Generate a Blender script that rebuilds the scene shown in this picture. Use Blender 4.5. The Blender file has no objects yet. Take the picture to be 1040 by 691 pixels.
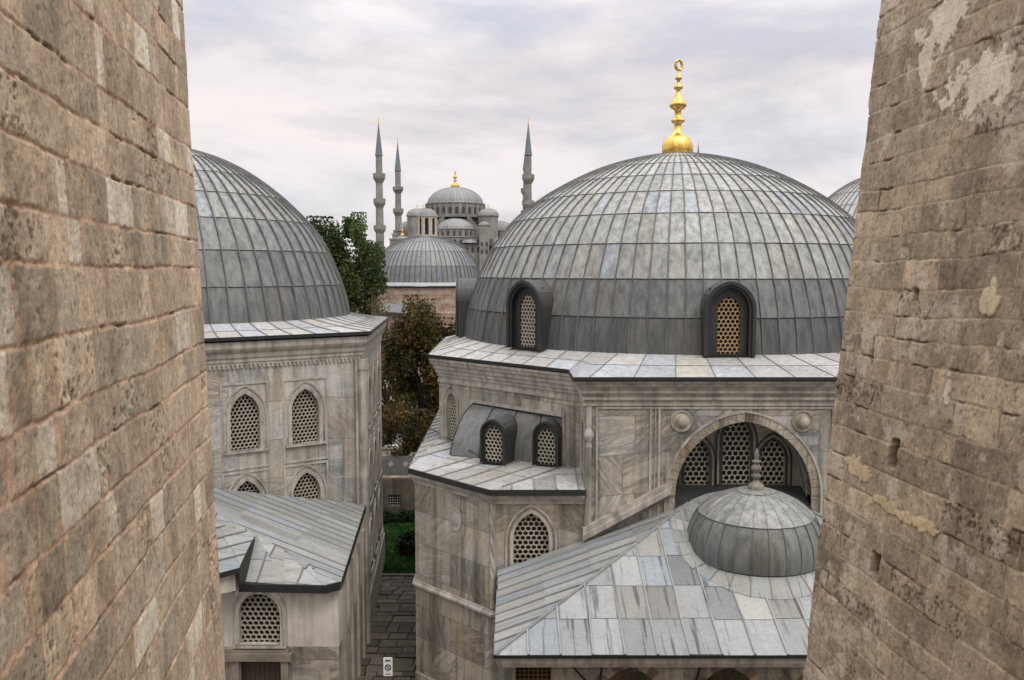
import bpy, math, random
import numpy as np
from mathutils import Vector
from mathutils.geometry import tessellate_polygon
random.seed(7); RNG = np.random.default_rng(7)
S = bpy.context.scene; C = S.collection
R = math.radians
# ---------------------------------------------------------------- camera
FPX, PITCH, CAMH = 870.0, math.atan(70.5/870), 12.0
cam = bpy.data.objects.new('camera', bpy.data.cameras.new('camera')); C.objects.link(cam)
cam.location = (0, 0, CAMH); cam.rotation_euler = (R(90)-PITCH, 0, 0)
cam.data.sensor_width = 36; cam.data.lens = FPX/1040*36
cam.data.clip_start = .1; cam.data.clip_end = 6000
S.camera = cam
# ---------------------------------------------------------------- world: overcast sky, thin blue gaps
w = bpy.data.worlds.new('World'); S.world = w; w.use_nodes = True
nt = w.node_tree; nt.nodes.clear()
def nd(t, typ, **kw):
    n = t.nodes.new(typ)
    for k, v in kw.items():
        if hasattr(n, k): setattr(n, k, v)
        else: n.inputs[k].default_value = v
    return n
out = nd(nt, 'ShaderNodeOutputWorld'); bg = nd(nt, 'ShaderNodeBackground'); bg.inputs[1].default_value = .1
sky = nd(nt, 'ShaderNodeTexSky'); sky.sky_type = 'NISHITA'; sky.sun_disc = False
SUN_EL, SUN_AZ = 58, 145      # azimuth measured from +Y clockwise: behind the camera, to the right
sky.sun_elevation = R(SUN_EL); sky.sun_rotation = R(SUN_AZ)
tc = nd(nt, 'ShaderNodeTexCoord')
mp = nd(nt, 'ShaderNodeMapping'); mp.inputs['Scale'].default_value = (1, 1, 3.2)
n1 = nd(nt, 'ShaderNodeTexNoise'); n1.inputs['Scale'].default_value = 3.7; n1.inputs['Detail'].default_value = 8; n1.inputs['Roughness'].default_value = .58; n1.inputs['Distortion'].default_value = .25
n2 = nd(nt, 'ShaderNodeTexNoise'); n2.inputs['Scale'].default_value = 2.2; n2.inputs['Detail'].default_value = 6
mp2 = nd(nt, 'ShaderNodeMapping'); mp2.inputs['Scale'].default_value = (1, 1, 4.5); mp2.inputs['Location'].default_value = (3.3, 1.7, .4)
L = nt.links.new
L(tc.outputs['Generated'], mp.inputs[0]); L(mp.outputs[0], n1.inputs[0])
L(tc.outputs['Generated'], mp2.inputs[0]); L(mp2.outputs[0], n2.inputs[0])
r1 = nd(nt, 'ShaderNodeValToRGB'); L(n1.outputs[0], r1.inputs[0])
e = r1.color_ramp.elements; e[0].position = .36; e[0].color = (5.9, 5.95, 6.45, 1); e[1].position = .47; e[1].color = (7.35, 6.98, 7.0, 1)
q = e.new(.58); q.color = (8.9, 8.3, 8.15, 1)
r2 = nd(nt, 'ShaderNodeValToRGB'); L(n2.outputs[0], r2.inputs[0])
e = r2.color_ramp.elements; e[0].position = .40; e[0].color = (.93, .95, 1.0, 1); e[1].position = .62; e[1].color = (1.08, 1.04, 1.03, 1)
mm = nd(nt, 'ShaderNodeMix', data_type='RGBA', blend_type='MULTIPLY'); mm.inputs[0].default_value = 1
L(r1.outputs[0], mm.inputs[6]); L(r2.outputs[0], mm.inputs[7])
# an overcast sky is about three times brighter overhead than at the horizon
sp = nd(nt, 'ShaderNodeSeparateXYZ'); L(tc.outputs['Generated'], sp.inputs[0])
mr = nd(nt, 'ShaderNodeMapRange'); mr.inputs[1].default_value = .22; mr.inputs[2].default_value = 1.0; mr.inputs[3].default_value = 1.0; mr.inputs[4].default_value = 3.0
L(sp.outputs[2], mr.inputs[0])
vm = nd(nt, 'ShaderNodeVectorMath', operation='SCALE'); L(mm.outputs[2], vm.inputs[0]); L(mr.outputs[0], vm.inputs['Scale'])
mx = nd(nt, 'ShaderNodeMix', data_type='RGBA'); mx.inputs[0].default_value = .88
L(sky.outputs[0], mx.inputs[6]); L(vm.outputs[0], mx.inputs[7]); L(mx.outputs[2], bg.inputs[0]); L(bg.outputs[0], out.inputs[0])
# ---------------------------------------------------------------- veiled sun
sd = bpy.data.lights.new('sun', 'SUN'); sd.energy = 1.25; sd.angle = R(25); sd.color = (1, .95, .88)
so = bpy.data.objects.new('sun', sd); C.objects.link(so)
so.rotation_euler = (R(90-SUN_EL), 0, R(180-SUN_AZ))
S.view_settings.view_transform = 'Standard'; S.view_settings.look = 'None'; S.view_settings.gamma = 1
S.view_settings.exposure = 0.12
S.cycles.max_bounces = 6

# ================================================================ helpers
def ray(u, v):
    a = (u-520)/FPX; b = (345.5-v)/FPX
    return np.array([a, math.cos(PITCH)+b*math.sin(PITCH), -math.sin(PITCH)+b*math.cos(PITCH)])
def atY(u, v, Y):
    d = ray(u, v); p = d*Y/d[1]; return (p[0], Y, p[2]+CAMH)
def atZ(u, v, Z):
    d = ray(u, v); p = d*(Z-CAMH)/d[2]; return (p[0], p[1], Z)
def V(*a): return np.array(a if len(a) > 1 else a[0], float)
class MB:
    def __init__(s): s.v = []; s.f = []; s.t = []; s.sm = []
    def face(s, pts, tint=(1, 1, 1), smooth=False):
        b = len(s.v); s.v += [tuple(map(float, p)) for p in pts]; s.f.append(list(range(b, b+len(pts)))); s.t.append(tint); s.sm.append(smooth)
    def grid(s, rows, tint=(1, 1, 1), smooth=True, flip=False):
        """rows: list of equal-length point lists, shared vertices"""
        b = len(s.v); n = len(rows[0])
        for r in rows: s.v += [tuple(map(float, p)) for p in r]
        for i in range(len(rows)-1):
            for j in range(n-1):
                q = [b+i*n+j, b+i*n+j+1, b+(i+1)*n+j+1, b+(i+1)*n+j]
                s.f.append(q[::-1] if flip else q); s.t.append(tint); s.sm.append(smooth)
    def box(s, lo, hi, tint=(1, 1, 1)):
        x0, y0, z0 = lo; x1, y1, z1 = hi
        s.obox(((x0+x1)/2, (y0+y1)/2, z0), (1, 0), x1-x0, y1-y0, z1-z0, tint)
    def obox(s, base, t, wx, wy, h, tint=(1, 1, 1)):
        """upright box centred on base, t = unit plan direction of its width"""
        b = V(base); t = V(t[0], t[1], 0); n = V(-t[1], t[0], 0); up = V(0, 0, h)
        c = [b+t*sx*wx/2+n*sy*wy/2 for sx, sy in ((-1, -1), (1, -1), (1, 1), (-1, 1))]
        d = [p+up for p in c]
        s.face(c[::-1], tint); s.face(d, tint)
        for i in range(4): j = (i+1) % 4; s.face([c[i], c[j], d[j], d[i]], tint)
    def tube(s, pts, rads, n=8, tint=(1, 1, 1), cap=True, smooth=True):
        pts = [V(p) for p in pts]; rows = []
        for i, p in enumerate(pts):
            d = pts[min(i+1, len(pts)-1)]-pts[max(i-1, 0)]; d /= np.linalg.norm(d)+1e-9
            a = np.cross(d, V(0, 0, 1) if abs(d[2]) < .9 else V(1, 0, 0)); a /= np.linalg.norm(a); b = np.cross(d, a)
            rr = rads[i] if hasattr(rads, '__len__') else rads
            rows.append([p+rr*(a*math.cos(k*2*math.pi/n)+b*math.sin(k*2*math.pi/n)) for k in range(n+1)])
        s.grid(rows, tint, smooth)
        if cap: s.face(rows[0][:n], tint); s.face(rows[-1][:n][::-1], tint)
    def lathe(s, c, prof, n=24, tint=(1, 1, 1), a0=0, a1=2*math.pi, smooth=True):
        c = V(c)
        rows = [[c+V(r*math.cos(a0+(a1-a0)*k/n), r*math.sin(a0+(a1-a0)*k/n), z) for k in range(n+1)] for r, z in prof]
        s.grid(rows, tint, smooth)
    def build(s, name, mat, parent=None):
        me = bpy.data.meshes.new(name)
        if not s.v: s.face([(0, 0, 0), (.01, 0, 0), (0, .01, 0)])
        me.from_pydata(s.v, [], s.f); me.materials.append(mat)
        P = np.array(s.v); uv = np.zeros((len(me.loops), 2)); col = np.ones((len(me.loops), 4))
        k = 0
        for f, t in zip(s.f, s.t):
            p = P[f]; nrm = np.zeros(3)
            for i in range(len(f)): nrm += np.cross(p[i]-p[0], p[(i+1) % len(f)]-p[0])
            ln = np.linalg.norm(nrm)
            nrm = nrm/ln if ln > 0 else V(0, 0, 1)
            if abs(nrm[2]) > .75: u_ = p[:, 0]; v_ = p[:, 1]
            else:
                tt = V(-nrm[1], nrm[0], 0); tt /= np.linalg.norm(tt)+1e-9; u_ = p@tt; v_ = p[:, 2]
            uv[k:k+len(f), 0] = u_; uv[k:k+len(f), 1] = v_; col[k:k+len(f), :3] = t; k += len(f)
        l = me.uv_layers.new(name='UVMap'); l.data.foreach_set('uv', uv.ravel())
        a = me.color_attributes.new('tint', 'FLOAT_COLOR', 'CORNER'); a.data.foreach_set('color', col.ravel())
        me.polygons.foreach_set('use_smooth', s.sm); me.update()
        o = bpy.data.objects.new(name, me); C.objects.link(o)
        if parent is not None: o.parent = parent
        return o
def tag(o, label=None, cat=None, group=None, kind=None):
    for k, v in (('label', label), ('category', cat), ('group', group), ('kind', kind)):
        if v: o[k] = v
    return o
def empty(name, loc, label, cat, group=None):
    """parts are modelled in world coordinates, so the inverse offset is kept on the children"""
    o = bpy.data.objects.new(name, None); C.objects.link(o); o.location = loc; tag(o, label, cat, group); return o
def settle(root):
    """children were modelled in world space: move their mesh data into the root's frame"""
    from mathutils import Matrix
    m = Matrix.Translation(-Vector(root.location)); seen = set()
    def rec(o):
        for c in [x for x in bpy.data.objects if x.parent is o]:
            if c.data and c.data.name not in seen:
                c.data.transform(m); seen.add(c.data.name)
            rec(c)
    rec(root)

# ================================================================ materials
def new_mat(name):
    m = bpy.data.materials.new(name); m.use_nodes = True; t = m.node_tree; b = t.nodes['Principled BSDF']; return m, t, b
def noise(t, vec, scale, detail=4, rough=.55, dist=0):
    n = nd(t, 'ShaderNodeTexNoise'); n.inputs['Scale'].default_value = scale; n.inputs['Detail'].default_value = detail
    n.inputs['Roughness'].default_value = rough; n.inputs['Distortion'].default_value = dist
    if vec is not None: t.links.new(vec, n.inputs['Vector'])
    return n.outputs[0]
def ramp(t, fac, stops):
    n = nd(t, 'ShaderNodeValToRGB'); t.links.new(fac, n.inputs[0]); e = n.color_ramp.elements
    while len(e) < len(stops): e.new(.5)
    for q, (p, c) in zip(e, stops): q.position = p; q.color = (*c, 1) if hasattr(c, '__len__') else (c, c, c, 1)
    return n.outputs[0]
def mixc(t, a, b, fac, mode='MULTIPLY'):
    n = nd(t, 'ShaderNodeMix', data_type='RGBA', blend_type=mode)
    for i, x in ((0, fac), (6, a), (7, b)):
        if hasattr(x, 'is_linked'): t.links.new(x, n.inputs[i])
        else: n.inputs[i].default_value = x if i == 0 else (*x, 1)
    return n.outputs[2]
def mapping(t, vec, scale=(1, 1, 1), rot=(0, 0, 0), loc=(0, 0, 0)):
    n = nd(t, 'ShaderNodeMapping'); n.inputs['Scale'].default_value = scale; n.inputs['Rotation'].default_value = rot; n.inputs['Location'].default_value = loc
    t.links.new(vec, n.inputs[0]); return n.outputs[0]
def bump(t, b, h, strength=.4, dist=.02):
    n = nd(t, 'ShaderNodeBump'); n.inputs['Strength'].default_value = strength; n.inputs['Distance'].default_value = dist
    t.links.new(h, n.inputs['Height']); t.links.new(n.outputs[0], b.inputs['Normal'])
def coords(t): return nd(t, 'ShaderNodeTexCoord')
def geo(t): return nd(t, 'ShaderNodeNewGeometry').outputs['Position']
def attr(t, name='tint'):
    n = nd(t, 'ShaderNodeAttribute'); n.attribute_name = name; return n.outputs['Color']
def lead(name, col, streak=.5, sm=(7, 7, .6), sr=((.32, 0), (.52, 1.0), (.7, 1.12)), bl=(.86, 1.07)):
    m, t, b = new_mat(name); p = geo(t)
    a = attr(t)
    off = nd(t, 'ShaderNodeVectorMath', operation='MULTIPLY_ADD'); t.links.new(a, off.inputs[0]); off.inputs[1].default_value = (37, 53, 0); t.links.new(p, off.inputs[2])
    n1 = ramp(t, noise(t, off.outputs[0], 1.1, 6, .65), [(.3, bl[0]), (.55, 1.0), (.75, bl[1])])
    st = ramp(t, noise(t, mapping(t, off.outputs[0], sm), 1.0, 5, .6), [(sr[0][0], 1-streak), sr[1], sr[2]])
    fine = ramp(t, noise(t, mapping(t, p, (3, 3, 14)), 2.4, 4, .7), [(.3, .86), (.7, 1.1)])
    c = mixc(t, mixc(t, col, a, 1), n1, 1); c = mixc(t, c, st, 1); c = mixc(t, c, fine, 1)
    t.links.new(c, b.inputs['Base Color']); b.inputs['Roughness'].default_value = .56; b.inputs['Metallic'].default_value = .12
    b.inputs['Specular IOR Level'].default_value = .45
    bump(t, b, noise(t, p, 5, 5, .6), .35, .03); return m
def marble(name, base, dark, bw=1.7, bh=1.0, veins=.6, stain=.55, mort=(.16, .14, .12), seed=0.0):
    m, t, b = new_mat(name); tcn = coords(t); uv = tcn.outputs['UV']
    p = geo(t)
    wob = nd(t, 'ShaderNodeTexBrick'); t.links.new(mapping(t, uv, (1, 1, 1), (0, 0, 0), (seed, seed*.7, 0)), wob.inputs['Vector'])
    wob.offset = .42; wob.offset_frequency = 2; wob.squash = .7; wob.squash_frequency = 3
    wob.inputs['Color1'].default_value = (0, 0, 0, 1); wob.inputs['Color2'].default_value = (1, 1, 1, 1); wob.inputs['Mortar'].default_value = (.5, .5, .5, 1)
    wob.inputs['Scale'].default_value = 1; wob.inputs['Mortar Size'].default_value = .009; wob.inputs['Mortar Smooth'].default_value = .3
    wob.inputs['Brick Width'].default_value = bw; wob.inputs['Row Height'].default_value = bh
    rnd = wob.outputs['Color']
    tone = ramp(t, rnd, [(0, [x*.78 for x in base]), (.3, [base[0]*.98, base[1]*.93, base[2]*.84]), (.55, base), (.8, [x*1.15 for x in base]), (1, [base[0]*.86, base[1]*.9, base[2]*.95])])
    off = nd(t, 'ShaderNodeVectorMath', operation='MULTIPLY_ADD'); t.links.new(rnd, off.inputs[0]); off.inputs[1].default_value = (31, 17, 23); t.links.new(uv, off.inputs[2])
    rot = nd(t, 'ShaderNodeVectorRotate'); rot.rotation_type = 'Z_AXIS'; t.links.new(off.outputs[0], rot.inputs['Vector'])
    mu = nd(t, 'ShaderNodeMath', operation='MULTIPLY'); t.links.new(rnd, mu.inputs[0]); mu.inputs[1].default_value = 5.2; t.links.new(mu.outputs[0], rot.inputs['Angle'])
    vn = noise(t, mapping(t, rot.outputs[0], (3.4, .55, 1)), 1.0, 7, .62, 1.3)
    vf = ramp(t, vn, [(.40, 0.), (.50, .55), (.545, .95), (.60, .25), (.72, .8)])
    amt = ramp(t, noise(t, off.outputs[0], .35, 1, .5), [(.4, .25), (.6, 1.)])
    v0 = nd(t, 'ShaderNodeMath', operation='MULTIPLY'); t.links.new(vf, v0.inputs[0]); t.links.new(amt, v0.inputs[1])
    vm_ = nd(t, 'ShaderNodeMath', operation='MULTIPLY'); t.links.new(v0.outputs[0], vm_.inputs[0]); vm_.inputs[1].default_value = veins
    c = mixc(t, tone, dark, vm_.outputs[0], 'MIX')
    s1 = ramp(t, noise(t, mapping(t, uv, (3.2, .22, 1)), 1.0, 6, .6), [(.36, 1-stain), (.52, .96), (.7, 1.08)])
    s2 = ramp(t, noise(t, uv, .5, 6, .62), [(.32, 1-stain*.6), (.58, 1.05)])
    s3 = ramp(t, noise(t, uv, 9, 5, .7), [(.3, .84), (.65, 1.07)])
    wm = ramp(t, noise(t, uv, .8, 3, .5), [(.4, (1, 1, 1)), (.65, (1.06, .98, .86))])
    for s_ in (s1, s2, s3, wm, attr(t)): c = mixc(t, c, s_, 1)
    c = mixc(t, c, mort, wob.outputs['Fac'], 'MIX')
    t.links.new(c, b.inputs['Base Color']); b.inputs['Roughness'].default_value = .62
    h = nd(t, 'ShaderNodeMath', operation='MULTIPLY_ADD'); t.links.new(wob.outputs['Fac'], h.inputs[0]); h.inputs[1].default_value = -.6; t.links.new(noise(t, p, 14, 4, .6), h.inputs[2])
    bump(t, b, h.outputs[0], .35, .02); return m
def plain(name, col, rough=.7, metal=0, var=.25, scale=3, bs=.3, streak=0.):
    m, t, b = new_mat(name); p = geo(t)
    c = mixc(t, mixc(t, col, attr(t), 1), ramp(t, noise(t, p, scale, 6, .65), [(.3, 1-var), (.7, 1+var*.6)]), 1)
    if streak: c = mixc(t, c, ramp(t, noise(t, mapping(t, p, (5, 5, .35)), 1, 5, .6), [(.38, 1-streak), (.55, 1.)]), 1)
    t.links.new(c, b.inputs['Base Color']); b.inputs['Roughness'].default_value = rough; b.inputs['Metallic'].default_value = metal
    if bs: bump(t, b, noise(t, p, scale*4, 4, .6), bs, .01)
    return m
LEAD = lead('lead_sheet', (.318, .328, .312), .42, (6, 6, .45), ((.30, 0), (.48, .95), (.66, 1.28))); LEADP = lead('lead_sheet_pale', (.41, .415, .395), .28); LEADD = lead('lead_sheet_dark', (.036, .038, .037), .3)
LEADR = lead('lead_roof', (.285, .30, .29), .62, (9, .42, .42), ((.36, 0), (.44, 1.0), (.7, 1.06)), (.9, 1.05))
MAR = marble('marble_cladding', (.46, .45, .41), (.14, .145, .145), veins=.95, stain=.58)
MARL = marble('marble_cladding_grey', (.50, .49, .45), (.19, .20, .20), 1.25, 1.25, .9, .42, seed=3.1)
MARB = marble('marble_cladding_warm', (.455, .43, .37), (.15, .145, .13), 1.5, .85, .95, .5, seed=7.7)
TRIM = plain('carved_marble', (.45, .42, .365), .6, 0, .35, 2.2, .25, .35)
GRL = plain('pierced_stone', (.44, .40, .32), .7, 0, .2, 5, .1)
GRLO = plain('pierced_ochre', (.42, .29, .13), .7, 0, .2, 5, .1)
PLAS = plain('lime_plaster', (.60, .56, .485), .8, 0, .22, 1.2, .15, .25)
DARK = plain('dark_glazing', (.012, .011, .010), .35, 0, .1, 3, 0)
LEADX = lead('lead_roof_side', (.285, .30, .29), .3, (.5, 7, .5), ((.3, 0), (.5, 1.0), (.7, 1.06)), (.9, 1.05))
EDGE = plain('black_lead_edge', (.018, .018, .017), .6, 0, .4, 6, .2)
GOLD = plain('gilding', (.92, .60, .16), .33, 1, .4, 5, .3, .25)
GOLDF = plain('gilding_far', (.7, .45, .12), .5, .6, .1, 4, 0)
WOODD = plain('dark_timber', (.05, .035, .022), .6)
IRON = plain('rusty_iron', (.22, .12, .04), .6)
FARST = plain('grey_ashlar', (.275, .265, .24), .85, 0, .35, .25, .0, .3)
FARLD = lead('weathered_lead', (.26, .275, .275), .3)
FARDK = plain('dark_opening', (.05, .05, .05), .8)
SPIRE = plain('spire_lead', (.14, .175, .19), .6, 0, .2, .3, 0)
WHITE = plain('white_paint', (.75, .75, .73), .5, 0, .1, 3, 0)
BLACKP = plain('black_paint', (.02, .02, .02), .5, 0, .1, 3, 0)
BARK = plain('bark', (.09, .07, .05), .9)

# ---------------------------------------------------------------- lead sheets
def jit(a=.1, blue=.12):
    k = 1+random.gauss(0, a); q = random.random()
    if q < blue*.8: return (k*.97, k*1.03, k*1.12)
    if q > .78: return (k*1.03, k*1.0, k*.94)
    return (k, k, k)
def resample(pts, step):
    pts = [V(p) for p in pts]; P = [2*pts[0]-pts[1]]+pts+[2*pts[-1]-pts[-2]]; cur = []
    for i in range(1, len(P)-2):
        for k in range(24):
            t = k/24
            cur.append(.5*((2*P[i])+(-P[i-1]+P[i+1])*t+(2*P[i-1]-5*P[i]+4*P[i+1]-P[i+2])*t*t+(-P[i-1]+3*P[i]-3*P[i+1]+P[i+2])*t**3))
    cur.append(pts[-1]); cur = np.array(cur)
    d = np.r_[0, np.cumsum(np.linalg.norm(np.diff(cur, axis=0), axis=1))]; n = max(2, int(round(d[-1]/step)))
    s = np.linspace(0, d[-1], n+1)
    return [(np.interp(x, d, cur[:, 0]), np.interp(x, d, cur[:, 1])) for x in s], d[-1]
def lead_dome(name, mat, parent, c, prof, nseg, row, sub=4, rib=.026, lap=.03, rib_h=.045, grime_shade=(.62, .74, .9), phase=0., rowtint=None, wob=.35, skip_top=.35, ribt=.38):
    """sheets with laps and standing seams; prof runs from the base (r, z) to the top"""
    mb = MB(); c = V(c); P, Ltot = resample(prof, row/sub); nr = int(math.ceil((len(P)-1)/sub))
    def pt(r, z, a): return c+V(r*math.cos(a), r*math.sin(a), z)
    for k in range(nseg):
        a0 = phase+2*math.pi*k/nseg; a1 = phase+2*math.pi*(k+1)/nseg; am = (a0+a1)/2
        for j in range(nr):
            q = P[j*sub:min(len(P), (j+1)*sub+1)]
            if len(q) < 2: continue
            g = grime_shade[j] if j < len(grime_shade) else 1.  # per-row dirt and painted-in shading: darker foot, lighter crown
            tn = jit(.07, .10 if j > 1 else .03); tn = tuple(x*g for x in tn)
            rows = []; m = len(q)
            for i, (r, z) in enumerate(q):
                o_ = lap*(1-i/(m-1))+random.uniform(0, .004)
                rows.append([pt(r+o_, z+o_*.3, a) for a in (a0, am, a1)])
            mb.grid(rows, tn, True)
            r, z = q[0]
            if lap > 0 and j > 0 and random.random() < .8:
                mb.face([pt(r+.006, z-.045, a0), pt(r+.006, z-.045, a1), rows[0][2], rows[0][0]], (.15, .15, .15))  # dark lap face paints in the shadow of the step
        # standing seam; its dark tint paints in gaps and roll shadow
        hw = rib; rr = []
        for i, (r, z) in enumerate(P):
            if r < skip_top: break
            j_ = 1 if i else 1
            p = pt(r, z, a0+random.gauss(0, .0015)*wob); t = V(-math.sin(a0), math.cos(a0), 0); n = V(math.cos(a0), math.sin(a0), .6); n /= np.linalg.norm(n)
            f = min(1, r/2.5); rr.append([p-t*hw*f, p-t*hw*f*.5+n*(rib_h+lap)*f, p+t*hw*f*.5+n*(rib_h+lap)*f, p+t*hw*f])
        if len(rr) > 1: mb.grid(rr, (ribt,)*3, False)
    return mb.build(name, mat, parent)
def clip(poly, ax, val, keep_less):
    out_ = []
    for i in range(len(poly)):
        a, b = poly[i], poly[(i+1) % len(poly)]
        ia = (a[ax] <= val) if keep_less else (a[ax] >= val); ib = (b[ax] <= val) if keep_less else (b[ax] >= val)
        if ia: out_.append(a)
        if ia != ib:
            t = (val-a[ax])/(b[ax]-a[ax]); out_.append(a+(b-a)*t)
    return out_
def lead_poly(mb, poly, along, sp, row, lift=.012, rib=.03, rib_h=.05, off=0., rowoff=0., tintk=1., stagger=True, rowf=None, ribt=.62, vary=.09):
    """flat convex sheet roof: seams run along 'along' (3D vector lying near the plane), rows lap across it"""
    P = [V(p) for p in poly]; n = V(0, 0, 0)
    for i in range(1, len(P)-1): n += np.cross(P[i]-P[0], P[i+1]-P[0])
    n /= np.linalg.norm(n)
    if n[2] < 0: n = -n; P = P[::-1]
    ey = V(along)-np.dot(along, n)*n; ey /= np.linalg.norm(ey); ex = np.cross(ey, n)
    if ex@np.cross(ey, n) < 0: ex = -ex
    o = P[0]; Q = [V((p-o)@ex, (p-o)@ey) for p in P]
    def to3(q, h=0): return o+ex*q[0]+ey*q[1]+n*h
    x0 = min(q[0] for q in Q); x1 = max(q[0] for q in Q); y0 = min(q[1] for q in Q); y1 = max(q[1] for q in Q)
    i0 = math.floor((x0-off)/sp); i1 = math.ceil((x1-off)/sp)
    for i in range(i0, i1):
        xa, xb = off+i*sp, off+(i+1)*sp; st = clip(clip(Q, 0, xa, False), 0, xb, True)
        if len(st) < 3: continue
        jo = rowoff+(row*.03*random.uniform(-1, 1) if stagger else 0)
        for j in range(math.floor((y0-jo)/row), math.ceil((y1-jo)/row)):
            ya, yb = jo+j*row, jo+(j+1)*row; ce = clip(clip(st, 1, ya, False), 1, yb, True)
            if len(ce) < 3: continue
            tn = tuple(x*tintk for x in jit(vary, .2))
            def hh(q): return .004+lift*(1-(q[1]-ya)/row)
            top = [to3(q, hh(q)) for q in ce]; mb.face(top, tn)
            for a_ in range(len(ce)):
                qa, qb = ce[a_], ce[(a_+1) % len(ce)]
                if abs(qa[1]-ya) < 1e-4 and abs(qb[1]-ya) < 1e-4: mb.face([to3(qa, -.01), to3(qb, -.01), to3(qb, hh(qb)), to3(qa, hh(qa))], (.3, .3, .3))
        # seam at xa
        ys = []
        for a_ in range(len(Q)):
            qa, qb = Q[a_], Q[(a_+1) % len(Q)]
            if (qa[0]-xa)*(qb[0]-xa) < 0: ys.append(qa[1]+(qb[1]-qa[1])*(xa-qa[0])/(qb[0]-qa[0]))
        if len(ys) == 2:
            ya, yb = sorted(ys); m = max(2, int((yb-ya)/.5)); rr = []
            for k in range(m+1):
                y = ya+(yb-ya)*k/m; xx = xa+random.gauss(0, .006)
                rr.append([to3((xx-rib, y), 0), to3((xx-rib*.5, y), rib_h), to3((xx+rib*.5, y), rib_h), to3((xx+rib, y), 0)])
            mb.grid(rr, (ribt,)*3, False)
def ridge(mb, pts, r=.04, tint=(.55, .55, .55)): mb.tube(pts, r, 6, tint)

# ---------------------------------------------------------------- plan sweeps, walls, arches
def offset_plan(plan, d, closed):
    n = len(plan); res = []
    P = [V(p) for p in plan]
    def nrm(a, b): t = b-a; t = t/np.linalg.norm(t); return V(t[1], -t[0])     # outward = right of travel
    for i in range(n):
        a = nrm(P[i-1], P[i]) if (closed or i > 0) else None; b = nrm(P[i], P[(i+1) % n]) if (closed or i < n-1) else None
        if a is None: a = b
        if b is None: b = a
        m = a+b; m = m/max(1e-6, m@m)*2
        res.append(P[i]+m*d)
    return res
def sweep(mb, plan, prof, closed=True, tint=(1, 1, 1), sub=1.0):
    """prof = [(out, z)...] from bottom to top; outward is to the right of the travel direction"""
    rows = []
    for o_, z in prof:
        pl = offset_plan(plan, o_, closed); rows.append([V(p[0], p[1], z) for p in (pl+[pl[0]] if closed else pl)])
    for i in range(len(rows)-1):
        for j in range(len(rows[0])-1): mb.face([rows[i][j], rows[i][j+1], rows[i+1][j+1], rows[i+1][j]], tint)
def ngon(c, A, n, ph): 
    Rr = A/math.cos(math.pi/n); return [(c[0]+Rr*math.cos(ph+2*math.pi*k/n), c[1]+Rr*math.sin(ph+2*math.pi*k/n)) for k in range(n)]
def arch(wd, h, k=.25, n=8, x=0, z=0, base=0):
    """outline from bottom left counter-clockwise seen from the front (x right, z up); k = pointedness"""
    cc = k*wd; Rr = wd/2+cc; ap = math.sqrt(Rr*Rr-cc*cc); zs = h-ap; pts = [(x-wd/2, z+base), (x+wd/2, z+base)]
    a_end = math.acos(cc/Rr)
    right = [(x-cc+Rr*math.cos(a_end*i/n), z+zs+Rr*math.sin(a_end*i/n)) for i in range(n+1)]
    left = [(2*x-p[0], p[1]) for p in right[:-1]][::-1]
    return pts+right+left
class Face:
    """a vertical plane: origin o (x, y), plan direction t (left to right seen from outside)"""
    def __init__(s, a, b):
        s.a = V(a[0], a[1]); s.L = np.linalg.norm(V(b[0]-a[0], b[1]-a[1])); s.t = V(b[0]-a[0], b[1]-a[1])/s.L; s.n = V(s.t[1], -s.t[0])
    def p(s, x, z, d=0): q = s.a+s.t*x+s.n*d; return V(q[0], q[1], z)
def plate(mb, F, outer, holes, d=0., depth=.25, tint=(1, 1, 1)):
    loops = [outer]+holes
    vv = [[Vector((x, z, 0)) for x, z in lp] for lp in loops]; flat = [q for lp in loops for q in lp]
    for tri in tessellate_polygon(vv):
        q = [flat[i] for i in tri]
        ar = (q[1][0]-q[0][0])*(q[2][1]-q[0][1])-(q[2][0]-q[0][0])*(q[1][1]-q[0][1])
        if ar < 0: q = q[::-1]
        mb.face([F.p(x, z, d) for x, z in q], tint)
    for h in holes:
        for i in range(len(h)):
            a, b = h[i], h[(i+1) % len(h)]; mb.face([F.p(*a, d), F.p(*b, d), F.p(*b, d-depth), F.p(*a, d-depth)], tint)
def band(mb, F, o1, o2, d0, d1, tint=(1, 1, 1), skip_base=True):
    """raised moulding between two matching outlines"""
    n = len(o1)
    for i in range(n):
        j = (i+1) % n
        if skip_base and i == 0: continue
        mb.face([F.p(*o1[i], d1), F.p(*o2[i], d1), F.p(*o2[j], d1), F.p(*o1[j], d1)], tint)
        mb.face([F.p(*o2[i], d1), F.p(*o2[i], d0), F.p(*o2[j], d0), F.p(*o2[j], d1)], tint)
        mb.face([F.p(*o1[i], d1), F.p(*o1[j], d1), F.p(*o1[j], d0), F.p(*o1[i], d0)], tint)
def inside(q, poly):
    c_ = False
    for i in range(len(poly)):
        (x1, y1), (x2, y2) = poly[i-1], poly[i]
        if (y1 > q[1]) != (y2 > q[1]) and q[0] < (x2-x1)*(q[1]-y1)/(y2-y1)+x1: c_ = not c_
    return c_
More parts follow.
